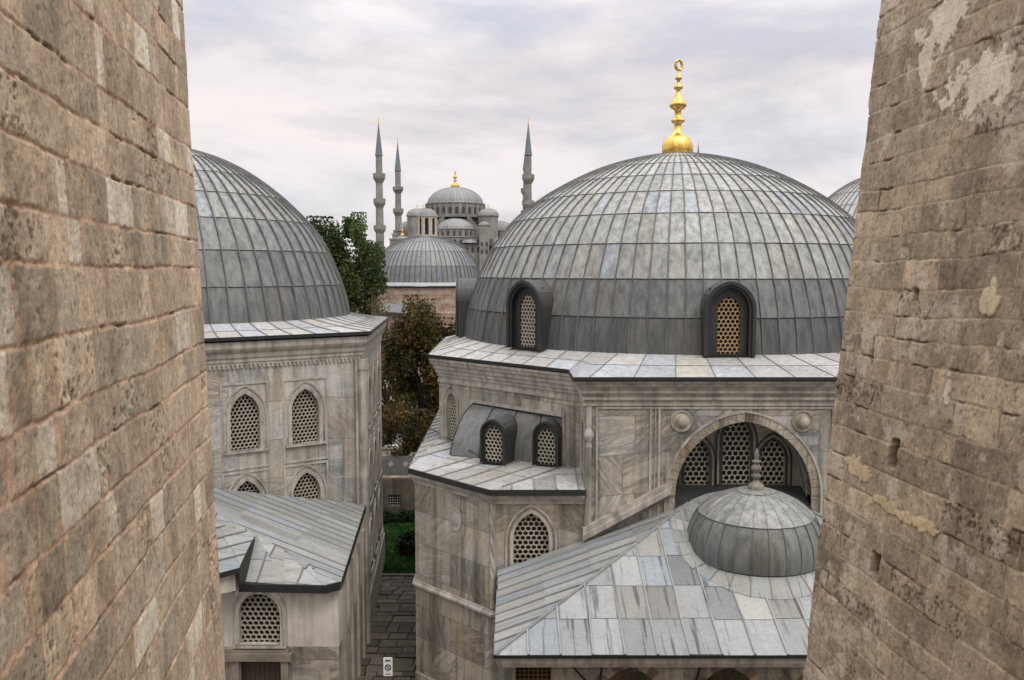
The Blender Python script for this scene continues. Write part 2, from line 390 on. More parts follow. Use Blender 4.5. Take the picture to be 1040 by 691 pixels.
def grille(name, F, shape, d, pitch, mat, parent, hole=.43, thick=.06, margin=.6):
    """stone slab pierced with round holes on a hexagonal grid"""
    mb = MB(); xs = [p[0] for p in shape]; zs = [p[1] for p in shape]; cx = (min(xs)+max(xs))/2; cz = (min(zs)+max(zs))/2
    grow = [(cx+(x-cx)*(1+margin*pitch/(max(xs)-cx)), cz+(z-cz)*(1+margin*pitch/(max(zs)-cz))) for x, z in shape]
    dz = pitch*math.sqrt(3)/2; N = 12
    for j in range(int((max(zs)-min(zs))/dz)+3):
        z = min(zs)+dz*(j+.15)
        for i in range(-int((max(xs)-cx)/pitch)-2, int((max(xs)-cx)/pitch)+3):
            x = cx+pitch*(i+(.5 if j % 2 else 0))
            if not inside((x, z), grow): continue
            ro = pitch/math.sqrt(3); op = []; ip = []
            for k in range(N):
                a = math.pi/6*k+math.pi/6; rr = ro if k % 2 == 0 else ro*math.cos(math.pi/6)
                op.append((x+rr*math.cos(a), z+rr*math.sin(a))); ip.append((x+pitch*hole*math.cos(a), z+pitch*hole*math.sin(a)))
            for k in range(N):
                l = (k+1) % N
                mb.face([F.p(*ip[k], d), F.p(*op[k], d), F.p(*op[l], d), F.p(*ip[l], d)])
                mb.face([F.p(*ip[k], d), F.p(*ip[l], d), F.p(*ip[l], d-thick), F.p(*ip[k], d-thick)])
    return mb.build(name, mat, parent)
def window(parent, F, x, z, wd, h, k, pitch, gm=None, frame=.12, rec=.16, sill=True, fm=None, d=0., label=None):
    """frame (part) > grille, pane (sub-parts); returns the hole outline to cut"""
    hole = arch(wd, h, k, 8, x, z); mb = MB()
    if frame:
        o2 = arch(wd+2*frame, h+frame, k, 8, x, z); band(mb, F, hole, o2, d, d+.045)
        o3 = arch(wd+2*frame+.16, h+frame+.1, k, 8, x, z); o4 = arch(wd+2*frame+.26, h+frame+.16, k, 8, x, z); band(mb, F, o3, o4, d, d+.035)
        if sill:
            for dx, hh_, dd in ((.2, .07, .09), (.14, .06, .05)):
                c0 = F.p(x, z-hh_, d+dd/2); mb.obox(c0, F.t, wd+2*frame+dx, dd, hh_)
    else:
        o2 = arch(wd-.02, h-.01, k, 8, x, z+.005); band(mb, F, arch(wd-.08, h-.05, k, 8, x, z+.005), o2, d-.12, d-.09)
    o = mb.build('window', fm or TRIM, parent)
    if label: o['label'] = label
    grille('grille', F, hole, d-rec, pitch, gm or GRL, o)
    pm = MB(); pm.face([F.p(x-wd/2-.1, z-.1, d-rec-.12), F.p(x+wd/2+.1, z-.1, d-rec-.12), F.p(x+wd/2+.1, z+h+.1, d-rec-.12), F.p(x-wd/2-.1, z+h+.1, d-rec-.12)]); pm.build('pane', DARK, o)
    return hole
def dormer(parent, F, x, z, wo, ho, wi, hi, depth, gm, pitch, shell=LEADD, back=0., rec=.22, gw=.86, gh=.16):
    """arched lead hood with a recessed pierced window"""
    o1 = arch(wi, hi, .08, 10, x, z+.03); o2 = arch(wo, ho, .06, 10, x, z); mb = MB()
    om = arch((wi+wo)/2, (hi+ho)/2, .07, 10, x, z+.01)
    band(mb, F, om, o2, -.02, .06, (1, 1, 1)); band(mb, F, o1, om, -.1, 0, (.75, .75, .75), False)
    n = len(o2)
    for i in range(n):
        j = (i+1) % n
        a, b = o2[i], o2[j]
        if i == 0: continue
        steps = [(-.0, 1), (-depth*.3, 1.01), (-depth, 1)]
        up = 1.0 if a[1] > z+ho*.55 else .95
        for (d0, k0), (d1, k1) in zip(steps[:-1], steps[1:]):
            m_ = 2.6 if min(a[1], b[1]) > z+ho*.8 else (1.6 if min(a[1], b[1]) > z+ho*.62 else 1.0)  # lighter tint on the hood top is a painted highlight
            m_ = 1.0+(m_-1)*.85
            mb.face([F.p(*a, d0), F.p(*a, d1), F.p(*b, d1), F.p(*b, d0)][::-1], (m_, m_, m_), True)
        # inner reveal
    for i in range(n):
        j = (i+1) % n; mb.face([F.p(*o1[i], 0), F.p(*o1[j], 0), F.p(*o1[j], -rec-.1), F.p(*o1[i], -rec-.1)], (.7, .7, .7))
    o = mb.build('dormer', shell, parent)
    gs = arch(wi*gw, hi-gh, .12, 8, x, z+.06)
    fp = MB(); plate(fp, F, [(p[0], p[1]) for p in arch(wi+.02, hi+.01, .08, 10, x, z+.02)], [gs], -rec+.03, .05); fp.build('window_surround', shell, o)
    grille('grille', F, gs, -rec, pitch, gm, o)
    pm = MB(); pm.face([F.p(x-wi/2, z, -rec-.12), F.p(x+wi/2, z, -rec-.12), F.p(x+wi/2, z+hi, -rec-.12), F.p(x-wi/2, z+hi, -rec-.12)]); pm.build('pane', DARK, o)
    return o
def finial_prof(h, r):
    """alem: bulb, neck, rings, second bulb, tip"""
    p = [(.9, 0), (1.0, .03), (1.0, .09), (.93, .14), (.74, .185), (.45, .21), (.3, .24), (.24, .29), (.22, .33), (.42, .35), (.45, .37), (.25, .39), (.2, .42), (.2, .47), (.38, .49), (.55, .515), (.54, .54), (.36, .58), (.22, .62), (.14, .66), (.13, .69), (.28, .70), (.3, .72), (.14, .74), (.1, .79), (.22, .80), (.22, .815), (.1, .84), (.06, .88), (.04, .90)]
    return [(a*r, b*h) for a, b in p]
def finial(parent, c, h, r, mat, name='finial', crescent=True, n=24):
    mb = MB(); mb.lathe(c, finial_prof(h, r), n)
    if crescent:
        rr = h*.052; cz = c[2]+h*.945; pts = []; rads = []
        for i in range(25):
            a = R(-90+14)+i*R(332)/24; pts.append((c[0]+rr*.75*math.cos(a), c[1]+rr*.45*math.cos(a), cz+rr*math.sin(a))); rads.append(rr*(.12+.26*(.5-.5*math.cos(i*2*math.pi/24+0))*0+.16))
        mb.tube(pts, rads, 8)
    return mb.build(name, mat, parent)

# ================================================================ setting
gm_, t, b = new_mat('earth'); p = geo(t)
t.links.new(ramp(t, noise(t, p, .6, 6, .6), [(.3, (.035, .035, .028)), (.6, (.08, .075, .06))]), b.inputs['Base Color']); b.inputs['Roughness'].default_value = .95
m = MB(); m.face([(-3000, -200, -.02), (3000, -200, -.02), (3000, 5000, -.02), (-3000, 5000, -.02)]); g = m.build('ground', gm_); g['kind'] = 'structure'; g.location.z = -1   # the yard lies 13 m below the gallery window
# flagstone passage between the two tombs
pm_, t, b = new_mat('flagstones'); a = attr(t); p = geo(t)
c = mixc(t, (.12, .102, .078), a, 1); c = mixc(t, c, ramp(t, noise(t, p, 2.2, 7, .7), [(.3, .5), (.6, 1.1)]), 1)
t.links.new(c, b.inputs['Base Color']); b.inputs['Roughness'].default_value = .7; bump(t, b, noise(t, p, 9, 5, .7), .5, .03)
m = MB(); m.face([(-8.5, 12, .0), (-1.0, 12, .0), (-1.0, 35.6, .0), (-8.5, 35.6, .0)], (.16, .15, .13))
y = 14.0
while y < 35.2:
    h_ = random.uniform(.3, .62); x = -8.3+random.uniform(-.3, .3)
    while x < -1.6:
        w_ = random.uniform(.35, .95); k = random.uniform(.5, 1.25); tn = (k, k*random.uniform(.93, 1.02), k*random.uniform(.82, 1))
        j_ = [random.uniform(.012, .035) for _ in range(8)]; zz = .03+random.uniform(0, .035)
        q = [(x+j_[0], y+j_[1]), (x+w_-j_[2], y+j_[3]), (x+w_-j_[4], y+h_-j_[5]), (x+j_[6], y+h_-j_[7])]
        top = [(a_, b_, zz+random.uniform(-.008, .008)) for a_, b_ in q]; m.face(top, tn)
        for i in range(4): jn = (i+1) % 4; m.face([(*q[i], 0), (*q[jn], 0), top[jn], top[i]], (k*.5,)*3)
        x += w_
    y += h_
o = m.build('path', pm_); o['kind'] = 'structure'; o.location.z = -1
# lawn: bladed grass as one sheet of tufts
def foliage_mat(name, cols, trans=.25, rough=.6):
    m, t, b = new_mat(name); a = attr(t); p = geo(t)
    c = ramp(t, noise(t, p, .9, 3, .6), [(.3, cols[0]), (.5, cols[1]), (.7, cols[2])]); c = mixc(t, c, a, 1)
    t.links.new(c, b.inputs['Base Color']); b.inputs['Roughness'].default_value = rough
    b.inputs['Specular IOR Level'].default_value = .3
    tr = nd(t, 'ShaderNodeBsdfTranslucent'); t.links.new(c, tr.inputs[0]); ms = nd(t, 'ShaderNodeMixShader'); ms.inputs[0].default_value = trans
    t.links.new(b.outputs[0], ms.inputs[1]); t.links.new(tr.outputs[0], ms.inputs[2]); t.links.new(ms.outputs[0], t.nodes['Material Output'].inputs[0]); return m
GRASS = foliage_mat('grass_green', [(.02, .06, .012), (.035, .10, .02), (.05, .12, .025)])
LEAFG = foliage_mat('leaf_green', [(.035, .062, .018), (.06, .09, .026), (.10, .12, .035)])
LEAFA = foliage_mat('leaf_autumn', [(.026, .030, .010), (.058, .047, .013), (.13, .078, .018)])
LEAFD = foliage_mat('leaf_dark', [(.012, .03, .01), (.02, .05, .014), (.035, .07, .02)])
TWIG = plain('twigs', (.16, .13, .105), .9, 0, .3, 2, 0)
def quads_mesh(name, P, A, B, col, mat, parent=None):
    """P centres, A/B half axes (N,3)"""
    N = len(P); v = np.stack([P-A-B, P+A-B, P+A+B, P-A+B], 1).reshape(-1, 3)
    me = bpy.data.meshes.new(name); me.vertices.add(4*N); me.vertices.foreach_set('co', v.ravel()); me.loops.add(4*N); me.loops.foreach_set('vertex_index', np.arange(4*N, dtype=np.int32))
    me.polygons.add(N); me.polygons.foreach_set('loop_start', np.arange(0, 4*N, 4, dtype=np.int32)); me.update(calc_edges=True)
    a = me.color_attributes.new('tint', 'FLOAT_COLOR', 'CORNER'); cc = np.ones((4*N, 4)); cc[:, :3] = np.repeat(col, 4, 0); a.data.foreach_set('color', cc.ravel())
    me.materials.append(mat); o = bpy.data.objects.new(name, me); C.objects.link(o)
    if parent is not None: o.parent = parent
    return o
def rnd_axes(N, size, up=0.):
    n = RNG.normal(size=(N, 3)); n[:, 2] += up; n /= np.linalg.norm(n, axis=1)[:, None]; r = RNG.normal(size=(N, 3)); a = np.cross(n, r); a /= np.linalg.norm(a, axis=1)[:, None]; b = np.cross(n, a)
    s = size*RNG.uniform(.6, 1.3, (N, 1)); return a*s, b*s*.7
m = MB(); m.face([(-12, 35.6, .03), (-1, 35.6, .03), (-1, 44, .03), (-12, 44, .03)]); lawnb = m.build('lawn_soil', LEAFD); lawnb['kind'] = 'structure'; lawnb.location.z = -1
N = 20000; P = np.c_[RNG.uniform(-11.5, -1.2, N), RNG.uniform(35.7, 44, N), np.full(N, .07)]
A = np.c_[RNG.normal(size=(N, 2))*.03, np.zeros(N)]; B = np.c_[RNG.normal(size=(N, 2))*.02, RNG.uniform(.03, .075, N)]
o = quads_mesh('lawn', P, A, B, np.repeat(RNG.uniform(.7, 1.5, (N, 1)), 3, 1), GRASS); tag(o, kind='stuff'); o.location.z = -1
# kerb between paving and lawn
m = MB()
x = -8.5
while x < -1.2: l_ = random.uniform(.7, 1.1); m.box((x, 35.45, 0), (x+l_-.015, 35.62, .12), (random.uniform(.5, .9),)*3); x += l_
o = m.build('kerb', plain('kerb_stone', (.2, .18, .15))); o['kind'] = 'structure'; o.location.z = -1

# ================================================================ main tomb
MC = (6.32, 33.2); MZ = 9.11
main = empty('domed_tomb', (MC[0], MC[1], 0), 'large marble tomb with arched portal under the great dome with the tall gilded finial', 'tomb', 'domed tombs')
prof = [(8.12, 9.40), (8.02, 10.2), (7.78, 11.15), (7.42, 12.1), (6.85, 13.15), (6.0, 14.1), (4.75, 14.98), (3.2, 15.75), (1.7, 16.22), (.6, 16.42), (.02, 16.46)]
lead_dome('dome', LEAD, main, (*MC, 0), prof, 90, 1.22, grime_shade=(.30, .40, .84, .93, .98, 1.04, 1.1, 1.1, 1.1), rib=.022, rib_h=.035, phase=R(1.5))
finial(main, (*MC, 16.40), 3.55, .59, GOLD, 'finial')
octw = ngon(MC, 8.85, 8, R(22.5))
BX0, BX1, BY = 2.02, 10.66, 23.4
# star-shaped eave outline: octagon with the projecting portal block
E_ = ngon(MC, 9.2, 8, R(22.5))
def eave_poly(oct_, x0, x1, y, k):
    # oct_ is counter-clockwise; replace the front side by the block
    fr = [p for p in oct_ if p[1] < MC[1]-8 and abs(p[0]-MC[0]) < 5]; l, r = sorted(fr)
    s = -(MC[0]+MC[1])
    yl = (l[0]+l[1])-x0; yr = (r[1]-r[0])+x1
    others = [p for p in oct_ if p not in fr]
    others.sort(key=lambda p: math.atan2(p[1]-MC[1], p[0]-MC[0]))
    poly = others+[(x0, yl), (x0, y), (x1, y), (x1, yr)]
    return sorted(poly, key=lambda p: (math.atan2(p[1]-MC[1], p[0]-MC[0])+math.pi/2+1.2) % (2*math.pi))
EP = eave_poly(E_, BX0-.36, BX1+.36, BY-.38, 1)
def apron(name, mat, parent, c, poly, z_out, r_in, z_in, nseg, curve=.0, phase=0., rows=2, tintk=1., rib=.025, rib_h=.04, edge=.12, edge_mat=None):
    """lead skirt between a dome's foot and a polygonal eave"""
    angs = [phase+2*math.pi*k/nseg for k in range(nseg)]; isrib = {round(a % (2*math.pi), 6) for a in angs}
    angs = [a % (2*math.pi) for a in angs]+[math.atan2(p[1]-c[1], p[0]-c[0]) % (2*math.pi) for p in poly]; angs = sorted(set(round(a, 6) for a in angs))
    def outd(a):
        d = V(math.cos(a), math.sin(a)); best = None
        for i in range(len(poly)):
            p = V(poly[i])-V(c); q = V(poly[(i+1) % len(poly)])-V(c); e_ = q-p; den = d[0]*e_[1]-d[1]*e_[0]
            if abs(den) < 1e-9: continue
            s_ = (p[0]*e_[1]-p[1]*e_[0])/den; u_ = (p[0]*d[1]-p[1]*d[0])/den
            if s_ > 0 and -1e-4 <= u_ <= 1.0001 and (best is None or s_ > best): best = s_
        return best
    M = MB(); tn = jit(.06, .25); m_ = 6; rt = [jit(.06, .3) for _ in range(rows)]
    def P_(a, s_):
        ro = outd(a); r = r_in+(ro-r_in)*s_; z = z_in+(z_out-z_in)*(s_+curve*math.sin(math.pi*s_)*(-1)*-1 if curve else s_)
        return V(c[0]+r*math.cos(a), c[1]+r*math.sin(a), z)
    for i, a0 in enumerate(angs):
        a1 = angs[(i+1) % len(angs)]; a1 = a1 if a1 > a0 else a1+2*math.pi
        if a0 in isrib or i == 0: rt = [tuple(x*tintk for x in jit(.07, .35)) for _ in range(rows)]
        for r_ in range(rows):
            s0, s1 = r_/rows, (r_+1)/rows; R_ = []
            for k in range(m_//rows+1):
                s_ = s0+(s1-s0)*k/(m_//rows); R_.append([P_(a0, s_)+V(0, 0, .012*(k/(m_//rows))), P_(a1, s_)+V(0, 0, .012*(k/(m_//rows)))])
            M.grid(R_, rt[r_], True)
        if a0 in isrib:
            t_ = V(-math.sin(a0), math.cos(a0), 0); rr = []
            for k in range(9):
                p = P_(a0, k/8); rr.append([p-t_*rib, p-t_*rib*.5+V(0, 0, rib_h), p+t_*rib*.5+V(0, 0, rib_h), p+t_*rib])
            M.grid(rr, (.5,)*3, False)
    o = M.build(name, mat, parent)
    ed = MB(); sweep(ed, poly, [(0.0, z_out-edge), (.03, z_out-edge+.01), (.03, z_out+.014), (-.05, z_out+.016)]); ed.build('eave_edge', edge_mat or EDGE, o)
    return o
apron('skirt_roof', LEADP, main, MC, EP, MZ, 8.14, 9.52, 60, rows=2, phase=R(1.5), edge=.085, rib=.016, rib_h=.03)
# dormers around the dome: only those on the visible half
for k, aa in enumerate((-180, -135, -90, -45)):
    a = R(aa); n = V(math.cos(a), math.sin(a)); c2 = V(MC)+n*(8.40); t_ = V(-n[1], n[0])
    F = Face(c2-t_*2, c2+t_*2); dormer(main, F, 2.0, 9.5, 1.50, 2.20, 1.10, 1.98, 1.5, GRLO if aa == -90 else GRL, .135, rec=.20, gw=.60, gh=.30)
# upper octagon walls
uw = MB()
chL = octw[[i for i, p in enumerate(octw) if p[0] < MC[0]-8 and p[1] < MC[1]][0]]; chR = octw[[i for i, p in enumerate(octw) if p[1] < MC[1]-8 and p[0] < MC[0]][0]]
FC = Face(chL, chR)
wall_holes = []
wh = window(main, FC, .68, 6.15, .5, 1.7, .3, .125, GRL, .1, .1)
notch = [(1.75, 6.02), (5.75, 6.02), (5.75, 7.62), (1.75, 7.62)]
plate(uw, FC, [(0, 5.0), (FC.L, 5.0), (FC.L, 8.3), (0, 8.3)], [wh, notch], 0, .3)
for i in range(8):
    a_, b_ = octw[i], octw[(i+1) % 8]
    if a_ == chL or (a_ == chR): continue
    F = Face(a_, b_); uw.face([F.p(0, 0), F.p(F.L, 0), F.p(F.L, 8.3), F.p(0, 8.3)])
uw.build('upper_wall', MAR, main)
m = MB(); nf = [(1.65, 5.9), (5.85, 5.9), (5.85, 7.72), (1.65, 7.72)]; band(m, FC, notch, nf, 0, .05); m.build('niche_frame', TRIM, main)
m = MB(); m.face([FC.p(1.6, 5.9, -.28), FC.p(5.8, 5.9, -.28), FC.p(5.8, 7.7, -.28), FC.p(1.6, 7.7, -.28)]); m.build('niche_back', DARK, main)
cav = [(0, 8.15), (.05, 8.16), (.05, 8.24), (.02, 8.26), (.03, 8.36), (.08, 8.38), (.09, 8.46), (.13, 8.5), (.15, 8.6), (.20, 8.64), (.22, 8.74), (.28, 8.80), (.30, 8.88), (.34, 8.92), (.34, 9.0)]
m = MB(); sweep(m, octw, cav); m.build('cornice', TRIM, main)
# portal block
blk = [(BX0, 26.4), (BX0, BY), (BX1, BY), (BX1, 26.4)]
FB = Face((BX0, BY), (BX1, BY)); FS = Face((BX0, 25.3), (BX0, BY))
AX = 6.42-BX0; portal = arch(3.78, 2.95, .05, 14, AX, 4.9)
m = MB(); plate(m, FB, [(0, 0), (FB.L, 0), (FB.L, 8.45), (0, 8.45)], [portal], 0, .9)
slit = window(main, FS, 1.05, 5.9, .42, 1.9, .3, .125, GRL, .0, .1)
plate(m, FS, [(0, 0), (FS.L, 0), (FS.L, 8.45), (0, 8.45)], [slit], 0, .25)
m.face([(BX1, BY, 0), (BX1, 26.4, 0), (BX1, 26.4, 8.45), (BX1, BY, 8.45)])
m.build('portal_wall', MAR, main)
mold = [(0, 8.28), (.05, 8.29), (.05, 8.34), (.02, 8.36), (.02, 8.44), (.10, 8.46), (.10, 8.53), (.05, 8.55), (.07, 8.62), (.16, 8.65), (.16, 8.72), (.12, 8.74), (.17, 8.82), (.25, 8.86), (.25, 8.92), (.33, 8.95), (.33, 9.0)]
m = MB(); sweep(m, blk, mold, False); m.build('cornice', TRIM, main)
# voussoir ring
m = MB(); nv = 14
i1 = arch(3.78, 2.95, .05, nv, AX, 4.9)[1:]; o1_ = arch(3.78+.5, 2.95+.25, .05, nv, AX, 4.9)[1:]
for i in range(len(i1)-1):
    k = random.uniform(.85, 1.25); tn = (k, k*.97, k*.9)
    if i == 0 or i == len(i1)-2: pass
    if i in (nv,): tn = (.42, .34, .28)
    g_ = .012; A_, B_, C_, D_ = V(i1[i]), V(o1_[i]), V(o1_[i+1]), V(i1[i+1])
    a0, b0 = A_+(D_-A_)*g_*2, B_+(C_-B_)*g_*2; c0, d0 = C_+(B_-C_)*g_*2, D_+(A_-D_)*g_*2
    m.face([FB.p(*a0, .05), FB.p(*b0, .05), FB.p(*c0, .05), FB.p(*d0, .05)], tn)
    m.face([FB.p(*b0, .05), FB.p(*b0, 0), FB.p(*c0, 0), FB.p(*c0, .05)], tn); m.face([FB.p(*a0, .05), FB.p(*d0, .05), FB.p(*d0, -.3), FB.p(*a0, -.3)], tn)
    m.face([FB.p(*a0, .05), FB.p(*a0, 0), FB.p(*b0, 0), FB.p(*b0, .05)], tn); m.face([FB.p(*d0, .05), FB.p(*c0, .05), FB.p(*c0, 0), FB.p(*d0, 0)], tn)
m.build('portal_arch', MARB, main)
m = MB(); o2_ = arch(3.78+.62, 2.95+.31, .05, nv, AX, 4.9); o1f = arch(3.78+.5, 2.95+.25, .05, nv, AX, 4.9); band(m, FB, o1f, o2_, 0, .075)
def strip(F, x0, z0, x1, z1, d=.035):
    lo = [F.p(x0, z0, 0), F.p(x1, z0, 0), F.p(x1, z1, 0), F.p(x0, z1, 0)]; hi = [F.p(x0, z0, d), F.p(x1, z0, d), F.p(x1, z1, d), F.p(x0, z1, d)]
    m.face(hi)
    for i in range(4): j = (i+1) % 4; m.face([lo[i], lo[j], hi[j], hi[i]])
m.build('arch_moulding', TRIM, main)
for x_ in (.30, 1.78, 2.02, 6.46+.35, 7.06, 8.3): m = MB(); strip(FB, x_, 4.4, x_+.06, 8.2); m.build('wall_moulding', TRIM, main)
m = MB(); strip(FB, 1.92, 4.4, 1.94, 8.2)
m.build('portal_frame', TRIM, main)
m = MB(); strip(FB, .30, 8.2, 8.36, 8.26); m.build('wall_moulding', TRIM, main)
# niche
FN = Face((BX0, BY+.86), (BX1, BY+.86)); nh = []
for (u0, u1, vt, vb, kk) in ((695, 721, 447, 493, .3), (733, 763, 425, 492, .3), (771, 798, 447, 493, .3)):
    a_ = atY(u0, vb, FN.a[1]); b_ = atY(u1, vt, FN.a[1]); w_ = b_[0]-a_[0]
    nh.append(window(main, FN, (a_[0]+b_[0])/2-BX0, a_[2], w_, b_[2]-a_[2], kk, .165, GRL, .07, .1, True, LEADD if kk else None))
m = MB(); x0, x1 = AX-2.2, AX+2.2; plate(m, FN, [(x0, 4.6), (x1, 4.6), (x1, 8.3), (x0, 8.3)], nh, 0, .2); m.build('niche_wall', MARB, main)
m = MB(); m.grid([[(BX0+AX-1.9+i*.38, BY+.84, 5.83+random.uniform(-.02, .02)) for i in range(11)], [(BX0+AX-1.9+i*.38, BY+.4, 5.68+random.uniform(-.02, .02)) for i in range(11)], [(BX0+AX-1.9+i*.38, BY-.1, 5.42) for i in range(11)], [(BX0+AX-1.9+i*.38, BY-.12, 5.2) for i in range(11)]], (.8, .8, .8), False); m.build('niche_flashing', LEADD, main)
# bosses
for bx, bv in ((692, 428), (815, 428)):
    q = atY(bx, bv, BY); m = MB(); x_, z_ = q[0]-BX0, q[2]
    def ring(r, d): return [FB.p(x_+r*math.cos(a*math.pi/14), z_+r*math.sin(a*math.pi/14), d) for a in range(29)]
    m.grid([ring(r, d) for r, d in ((.30, 0), (.30, .04), (.27, .05), (.26, .02), (.20, .02), (.19, .05), (.165, .05), (.16, .10), (.14, .15), (.10, .185), (.05, .20), (.001, .205))], (1.05, 1.02, .95), True); m.build('boss', TRIM, main)
# corner colonnette
m = MB(); cp = [(.10, 3.4), (.12, 3.45), (.12, 3.55), (.07, 3.6), (.10, 3.72), (.12, 3.85), (.07, 3.98), (.075, 4.05), (.11, 4.1), (.09, 4.2), (.085, 4.3), (.085, 7.1), (.11, 7.14), (.08, 7.2), (.075, 7.3), (.13, 7.42), (.14, 7.5), (.09, 7.62), (.07, 7.7), (.1, 7.78), (.08, 7.9), (.08, 8.28)]
m.lathe((BX0+.10, BY-.02, 0), cp, 16); m.build('corner_colonnette', TRIM, main)
# sloping coping left of the portal
m = MB(); a_ = V(atY(592, 548, BY-.15)); b_ = V(atY(682, 500, BY-.15)); d_ = b_-a_; up = V(0, 0, 1)
for (lo, hi, dd, tn) in ((0, .16, .30, 1.0), (.16, .30, .20, .95), (-.14, 0, .16, .5)):
    pts = [a_+up*lo, b_+up*lo, b_+up*hi, a_+up*hi]; f_ = [p+V(0, .15-dd, 0) for p in pts]; k_ = [p+V(0, .2, 0) for p in pts]; m.face(f_, (tn,)*3)
    for i in range(4): j = (i+1) % 4; m.face([f_[i], k_[i], k_[j], f_[j]], (tn,)*3)
m.build('coping', TRIM, main)
# lower storey wrapping the corner
lowp = [(-3.0, 40.), (-3.0, 25.95), (-.55, 23.5), (BX0-.003, 23.5)]
FL1 = Face(lowp[0], lowp[1]); FL2 = Face(lowp[1], lowp[2]); FL3 = Face(lowp[2], lowp[3]); m = MB()
m.face([FL1.p(0, 0), FL1.p(FL1.L, 0), FL1.p(FL1.L, 5.8), FL1.p(0, 5.8)])
a_ = atY(521.5, 570, 23.5); b_ = atY(557.5, 521, 23.5); wx = (a_[0]+b_[0])/2-lowp[2][0]
h1 = window(main, FL3, wx, b_[2]-1.72, b_[0]-a_[0], 1.72, .3, .155, GRL, .1, .12)
plate(m, FL3, [(0, 0), (FL3.L, 0), (FL3.L, 5.8), (0, 5.8)], [h1], 0, .25); m.build('lower_wall', MARB, main)
m = MB(); m.face([FL2.p(0, 0), FL2.p(FL2.L, 0), FL2.p(FL2.L, 5.8), FL2.p(0, 5.8)]); m.build('lower_wall', MARB, main)
m = MB(); sweep(m, lowp, [(0, 5.5), (.04, 5.51), (.04, 5.58), (.08, 5.6), (.13, 5.68), (.17, 5.72), (.17, 5.8)], False); m.build('cornice', TRIM, main)
m = MB(); sweep(m, lowp, [(0, 2.2), (.05, 2.22), (.10, 2.27), (.10, 2.33), (.04, 2.38), (.03, 2.42), (0, 2.43)], False); m.build('string_course', TRIM, main)
m = MB(); sweep(m, lowp[:3], [(0, 0), (.03, 0), (.03, -.55), (0, -.5)], False); m.build('plinth', TRIM, main)
# twisted colonnette on the lower corner and carved roundel
m = MB(); rows = []
for i in range(61):
    z = 2.5+i*.05; rows.append([V(lowp[2][0]+.02+.085*(1+.22*math.cos(3*(a*math.pi/9)+z*13))*math.cos(a*math.pi/9), 23.52+.085*(1+.22*math.cos(3*(a*math.pi/9)+z*13))*math.sin(a*math.pi/9), z) for a in range(19)])
m.grid(rows, (1, 1, 1), True); m.build('twisted_colonnette', TRIM, main)
m = MB(); q = FL2.L*.55; zc = 4.72
def ring2(r, d, sx=.72): return [FL2.p(q+r*sx*math.cos(a*math.pi/14), zc+r*math.sin(a*math.pi/14), d) for a in range(29)]
m.grid([ring2(r, d) for r, d in ((.36, 0), (.36, .012), (.33, .02), (.30, .008), (.20, .008), (.16, .03), (.08, .035), (.001, .035))], (1, 1, 1), True); m.build('roundel', TRIM, main)
# its lead roof
zo, zi = 5.94, 6.14; r0, r1_, r2_, r3 = (-3.18, 40., zo), (-3.18, 25.87, zo), (-.63, 23.24, zo), (BX0-.004, 23.24, zo)
w0, w1, w2 = (-2.55, 40., zi), (-2.55, 29.55, zi), (BX0-.004, 25.0, zi)
m = MB()
lead_poly(m, [r2_, r3, w2], (0, 1, 0), .62, 1.3, tintk=1.0); lead_poly(m, [r1_, r2_, w2], (1, 1, 0), .75, 1.5); lead_poly(m, [r1_, w2, w1], (1, 1, 0), .75, 1.5); lead_poly(m, [r0, r1_, w1, w0], (1, 0, 0), .8, 2.0)
rf = m.build('lower_roof', LEADP, main)
m = MB(); sweep(m, [(-3.18, 40.), (-3.18, 25.87), (-.63, 23.24), (BX0-.004, 23.24)], [(-.05, 5.79), (.015, 5.8), (.015, zo+.018), (-.04, zo+.02)], False); m.build('eave_edge', EDGE, rf)
# swelling lead hood with two dormers in the niche
bl = [V(-1.98, 27.15), V(1.78, 25.42)]; FD = Face(bl[0], bl[1]); rows = []
for i in range(13):
    s_ = i/12; ro = []
    for j in range(17):
        u_ = j/16; tp = FC.p(1.76+u_*3.98, 7.58, -.12); bs = FD.p(u_*FD.L, 6.1, .02); p_ = tp+(bs-tp)*s_; p_[2] = 6.1+1.48*(1-s_**2.0)**.75; ro.append(p_)
    rows.append(ro)
m = MB()
for a_ in range(0, 16, 4): m.grid([r[a_:a_+5] for r in rows], jit(.1, .3), True)
for j in (0, 4, 8, 12, 16): m.tube([r[j]+V(0, -.01, .01) for r in rows], .025, 6, (.45, .45, .45))
for e_ in (0, 16):
    for i in range(12): m.face([rows[i][e_], rows[i+1][e_], V(rows[i][e_][0], rows[i][e_][1], 6.05)*1.0, V(rows[0][e_][0], rows[0][e_][1], 6.05)], (.8, .8, .8))
m.build('niche_hood', lead('lead_hood', (.15, .155, .148), .3), main)
for u_, v_ in ((501, 471), (554.5, 474)):
    q = V(atZ(u_, v_, 6.12)); x_ = (q[:2]-FD.a)@FD.t; dd = (q[:2]-FD.a)@FD.n
    F = Face(FD.a+FD.n*(max(dd, .05)+.03), FD.a+FD.t*FD.L+FD.n*(max(dd, .05)+.03)); dormer(main, F, x_, 6.12, .84, 1.38, .66, 1.24, 1.1, GRL, .13, rec=.08)
